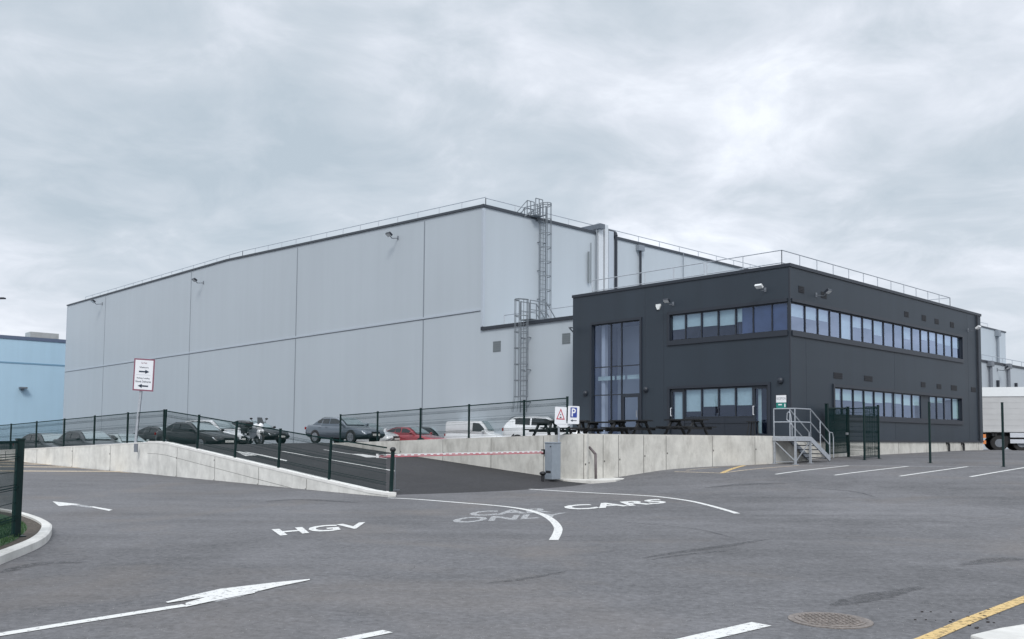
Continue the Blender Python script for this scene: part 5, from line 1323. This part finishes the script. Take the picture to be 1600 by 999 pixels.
P_BLK = paint('black_car_paint', (.012, .015, .018)); P_GREY = paint('blue_grey_car_paint', (.10, .125, .155), .5); P_RED = paint('red_car_paint', (.36, .035, .05)); P_WHT = paint('white_car_paint', (.74, .76, .78), 0)
P_DK = paint('dark_grey_car_paint', (.035, .042, .048)); P_SIL = paint('silver_green_car_paint', (.30, .36, .36), .5)
car('parked_car', 'small dark grey car, leftmost behind the green fence', 'saloon', P_DK, 78, 47.5, .22, 128)
car('parked_car', 'dark saloon car behind the left fence with pale windscreen', 'saloon', P_DK, 141, 46, .36, 128)
car('parked_car', 'silver green car mostly hidden beyond the dark saloon', 'coupe', P_SIL, 196, 50, .30, 128)
car('parked_car', 'black saloon car at the top of the ramp left of the motorcycle', 'saloon', P_BLK, 309, 46.5, .85, 123)
car('parked_car', 'low dark car half hidden behind the tail of the black saloon', 'coupe', P_BLK, 257, 51.5, .72, 123)
car('parked_car', 'white car almost hidden behind the black saloon', 'suv', P_WHT, 338, 52, .86, 118)
car('parked_car', 'dark car behind the motorcycle with pale number plate', 'coupe', P_BLK, 397, 53.5, 1.14, 122)
car('parked_car', 'blue grey saloon car with black grille at the top of the ramp', 'saloon', P_GREY, 539, 50, 1.24, 127)
car('parked_car', 'white car peeping out behind the bonnet of the blue grey saloon', 'saloon', P_WHT, 572, 55.5, 1.02, 122)
car('parked_car', 'red coupe behind the retaining wall', 'coupe', P_RED, 645, 55, .85, 124)
car('parked_car', 'black car hidden behind the nose of the red coupe', 'suv', P_BLK, 672, 60, .62, 112)
car('parked_van', 'small white panel van behind the retaining wall', 'van', P_WHT, 750, 56, .82, 128, cat='van')
car('parked_car', 'white crossover car with black arches behind the fence near the signs', 'suv', P_WHT, 856, 47, 1.08, 112, rimc=BLACK)

# motorcycle
p = at(398, 690, 47.0); mo = thing('motorcycle', 'white and black touring motorcycle parked at the top of the ramp', 'motorcycle', (p.x, p.y, 1.13), R(90 - 140))
def ring(c, r, w, n=22):
    mb = MB(); secs = []
    for i in range(n):
        a = 2 * math.pi * i / n; d = Vector((math.cos(a), 0, math.sin(a))); secs.append([Vector(c) + d * (r + w * math.cos(b)) + Vector((0, w * math.sin(b), 0)) for b in [2 * math.pi * j / 8 for j in range(8)]])
    vs = [q for s in secs for q in s]; mb.mesh(vs, [(i * 8 + j, i * 8 + (j + 1) % 8, ((i + 1) % n) * 8 + (j + 1) % 8, ((i + 1) % n) * 8 + j) for i in range(n) for j in range(8)]); return mb
for X in (-.75, .78):
    w_ = ring((X, 0, .33), .27, .06).build('wheel', RUBBER, mo, world=False, smooth=True); mb = MB(); mb.tube((X, -.03, .33), (X, .03, .33), .06, 12)
    for k_ in range(8): a = math.pi * k_ / 4; mb.bar((X, 0, .33), (X + .24 * math.cos(a), 0, .33 + .24 * math.sin(a)), .018)
    mb.build('rim', STEEL, w_, world=False)
mb = MB(); loft(mb, [[Vector((X, y * w_, z_)) for y, z_ in ((-1, a), (-.8, b), (.8, b), (1, a))] for X, w_, a, b in ((-.55, .10, .55, .78), (-.2, .16, .35, .80), (.15, .18, .32, .95), (.4, .14, .45, .98), (.55, .08, .6, .92))]); mb.build('engine_block', STEEL, mo, world=False, bevel=.02)
mb = MB(); mb.ball((.18, 0, .95), .33, .19, .17, 12, 8); mb.ball((.55, 0, .95), .25, .20, .22, 10, 7); mb.build('fairing', P_WHT, mo, world=False, smooth=True)
mb = MB(); mb.ball((.86, 0, .72), .20, .07, .10); mb.ball((.62, 0, .62), .16, .19, .25); mb.build('front_mudguard', P_WHT, mo, world=False, smooth=True)
mb = MB(); mb.ball((-.32, 0, .87), .42, .16, .08, 12, 6); mb.build('seat', BLACK, mo, world=False, smooth=True)
mb = MB(); mb.box(-.98, -.68, -.22, .22, .92, 1.18); mb.box(-.85, -.35, -.42, -.24, .58, .9); mb.box(-.85, -.35, .24, .42, .58, .9); mb.build('luggage_box', BLACK, mo, world=False, bevel=.03)
mb = MB(); mb.prism([Vector((.68, -.18, 1.08)), Vector((.68, .18, 1.08)), Vector((.52, .13, 1.42)), Vector((.52, -.13, 1.42))], (.015, 0, .005)); mb.build('windscreen', CARGLASS, mo, world=False)
mb = MB(); mb.path([(.38, -.42, 1.16), (.48, -.2, 1.2), (.5, 0, 1.13), (.48, .2, 1.2), (.38, .42, 1.16)], .018, 6); mb.build('handlebar', BLACK, mo, world=False)
for s in (-1, 1):
    mb = MB(); mb.tube((.78, s * .09, .33), (.5, s * .09, 1.1), .028, 8); mb.build('fork', GALV, mo, world=False)
    mb = MB(); mb.ball((.44, s * .42, 1.36), .03, .09, .05, 8, 5); mb.bar((.44, s * .36, 1.2), (.44, s * .42, 1.36), .015); mb.build('mirror', BLACK, mo, world=False)
mb = MB(); mb.tube((-.1, -.2, .35), (-.85, -.26, .55), .05, 10); mb.build('exhaust', GALV, mo, world=False)

# trailer parked beyond the right-hand end of the office
tp = at(1576, 700, 60); ta = R(90 - 108)
tr = thing('lorry_trailer', 'long pale grey ribbed lorry trailer parked past the right end of the office', 'trailer', (tp.x, tp.y, zg(tp.x, tp.y) - .02), ta)
TX = Vector((math.cos(ta), math.sin(ta), 0))
x0 = -1.75; x1 = 11.5; TG = mat('trailer_grey', (.52, .53, .54), .45, .05, .04, 2); zz0 = 1.28; zz1 = 3.55
# trailer local frame: +x runs to the right in the picture
mb = MB(); mb.box(x0, x1, -1.25, 1.25, zz0, zz1)
for i in range(1, 6): z = zz0 + (zz1 - zz0) * i / 6; mb.box(x0 - .01, x1 + .01, -1.26, 1.26, z - .012, z + .012)
mb.box(x0 - .02, x1 + .02, -1.29, 1.29, zz0 - .06, zz0 + .06); mb.build('box_body', TG, tr, world=False)
mb = MB(); mb.prism([Vector((x0 - .05, -1.3, zz1)), Vector((x0 - .05, 1.3, zz1)), Vector((x0 - .05, 1.1, zz1 + .62)), Vector((x0 - .05, -1.1, zz1 + .62))], (x1 - x0 + .1, 0, 0)); mb.build('roof', mat('trailer_roof', (.55, .58, .60), .5), tr, world=False)
mb = MB(); mb.box(x0 + .3, x1 - .3, -.5, -.38, .85, 1.2); mb.box(x0 + .3, x1 - .3, .38, .5, .85, 1.2)
for X in (x0 + .6, x0 + 2.5, -1.0, 1.5, 4): mb.box(X, X + .12, -1.15, 1.15, .95, 1.2)
mb.box(x0 + .1, x0 + .25, -1.2, 1.2, .45, .6); mb.box(x0 + 1.0, x0 + 2.9, -1.1, -.7, .45, .95); mb.build('chassis', BLACK, tr, world=False)
for X in (x0 + 1.0, x0 + 2.3, 4.6, 5.9):
    for s in (-1, 1):
        mb = MB(); mb.tube((X, s * .85, .5), (X, s * 1.18, .5), .5, 24); w_ = mb.build('wheel', RUBBER, tr, world=False); mb = MB(); mb.tube((X, s * 1.17, .5), (X, s * 1.19, .5), .27, 16); mb.build('rim', STEEL, w_, world=False)
SILV = mat('polished_guard', (.70, .73, .78), .25, .5, .03)
mb = MB(); 
for z_, h_ in ((1.02, .15), (.62, .13)): mb.box(-.15, 5.2, -1.34, -1.28, z_ - h_, z_ + h_)
mb.build('side_guard', SILV, tr, world=False)
mb = MB()
for z_ in (.95, .55): mb.obox((x0 + .06, -1.22, z_), Vector((.12, 0, 0)), Vector((0, .12, 0)), Vector((0, 0, .12)))
mb.build('marker_light', mat('orange_lens', (.75, .26, .08), .3), tr, world=False)
mb = MB(); mb.bar((1.0 - .0, -1.0, .05), (1.0, -1.0, 1.1), .1); mb.box(.85, 1.15, -1.12, -.88, .0, .05); mb.build('landing_leg', STEEL, tr, world=False)
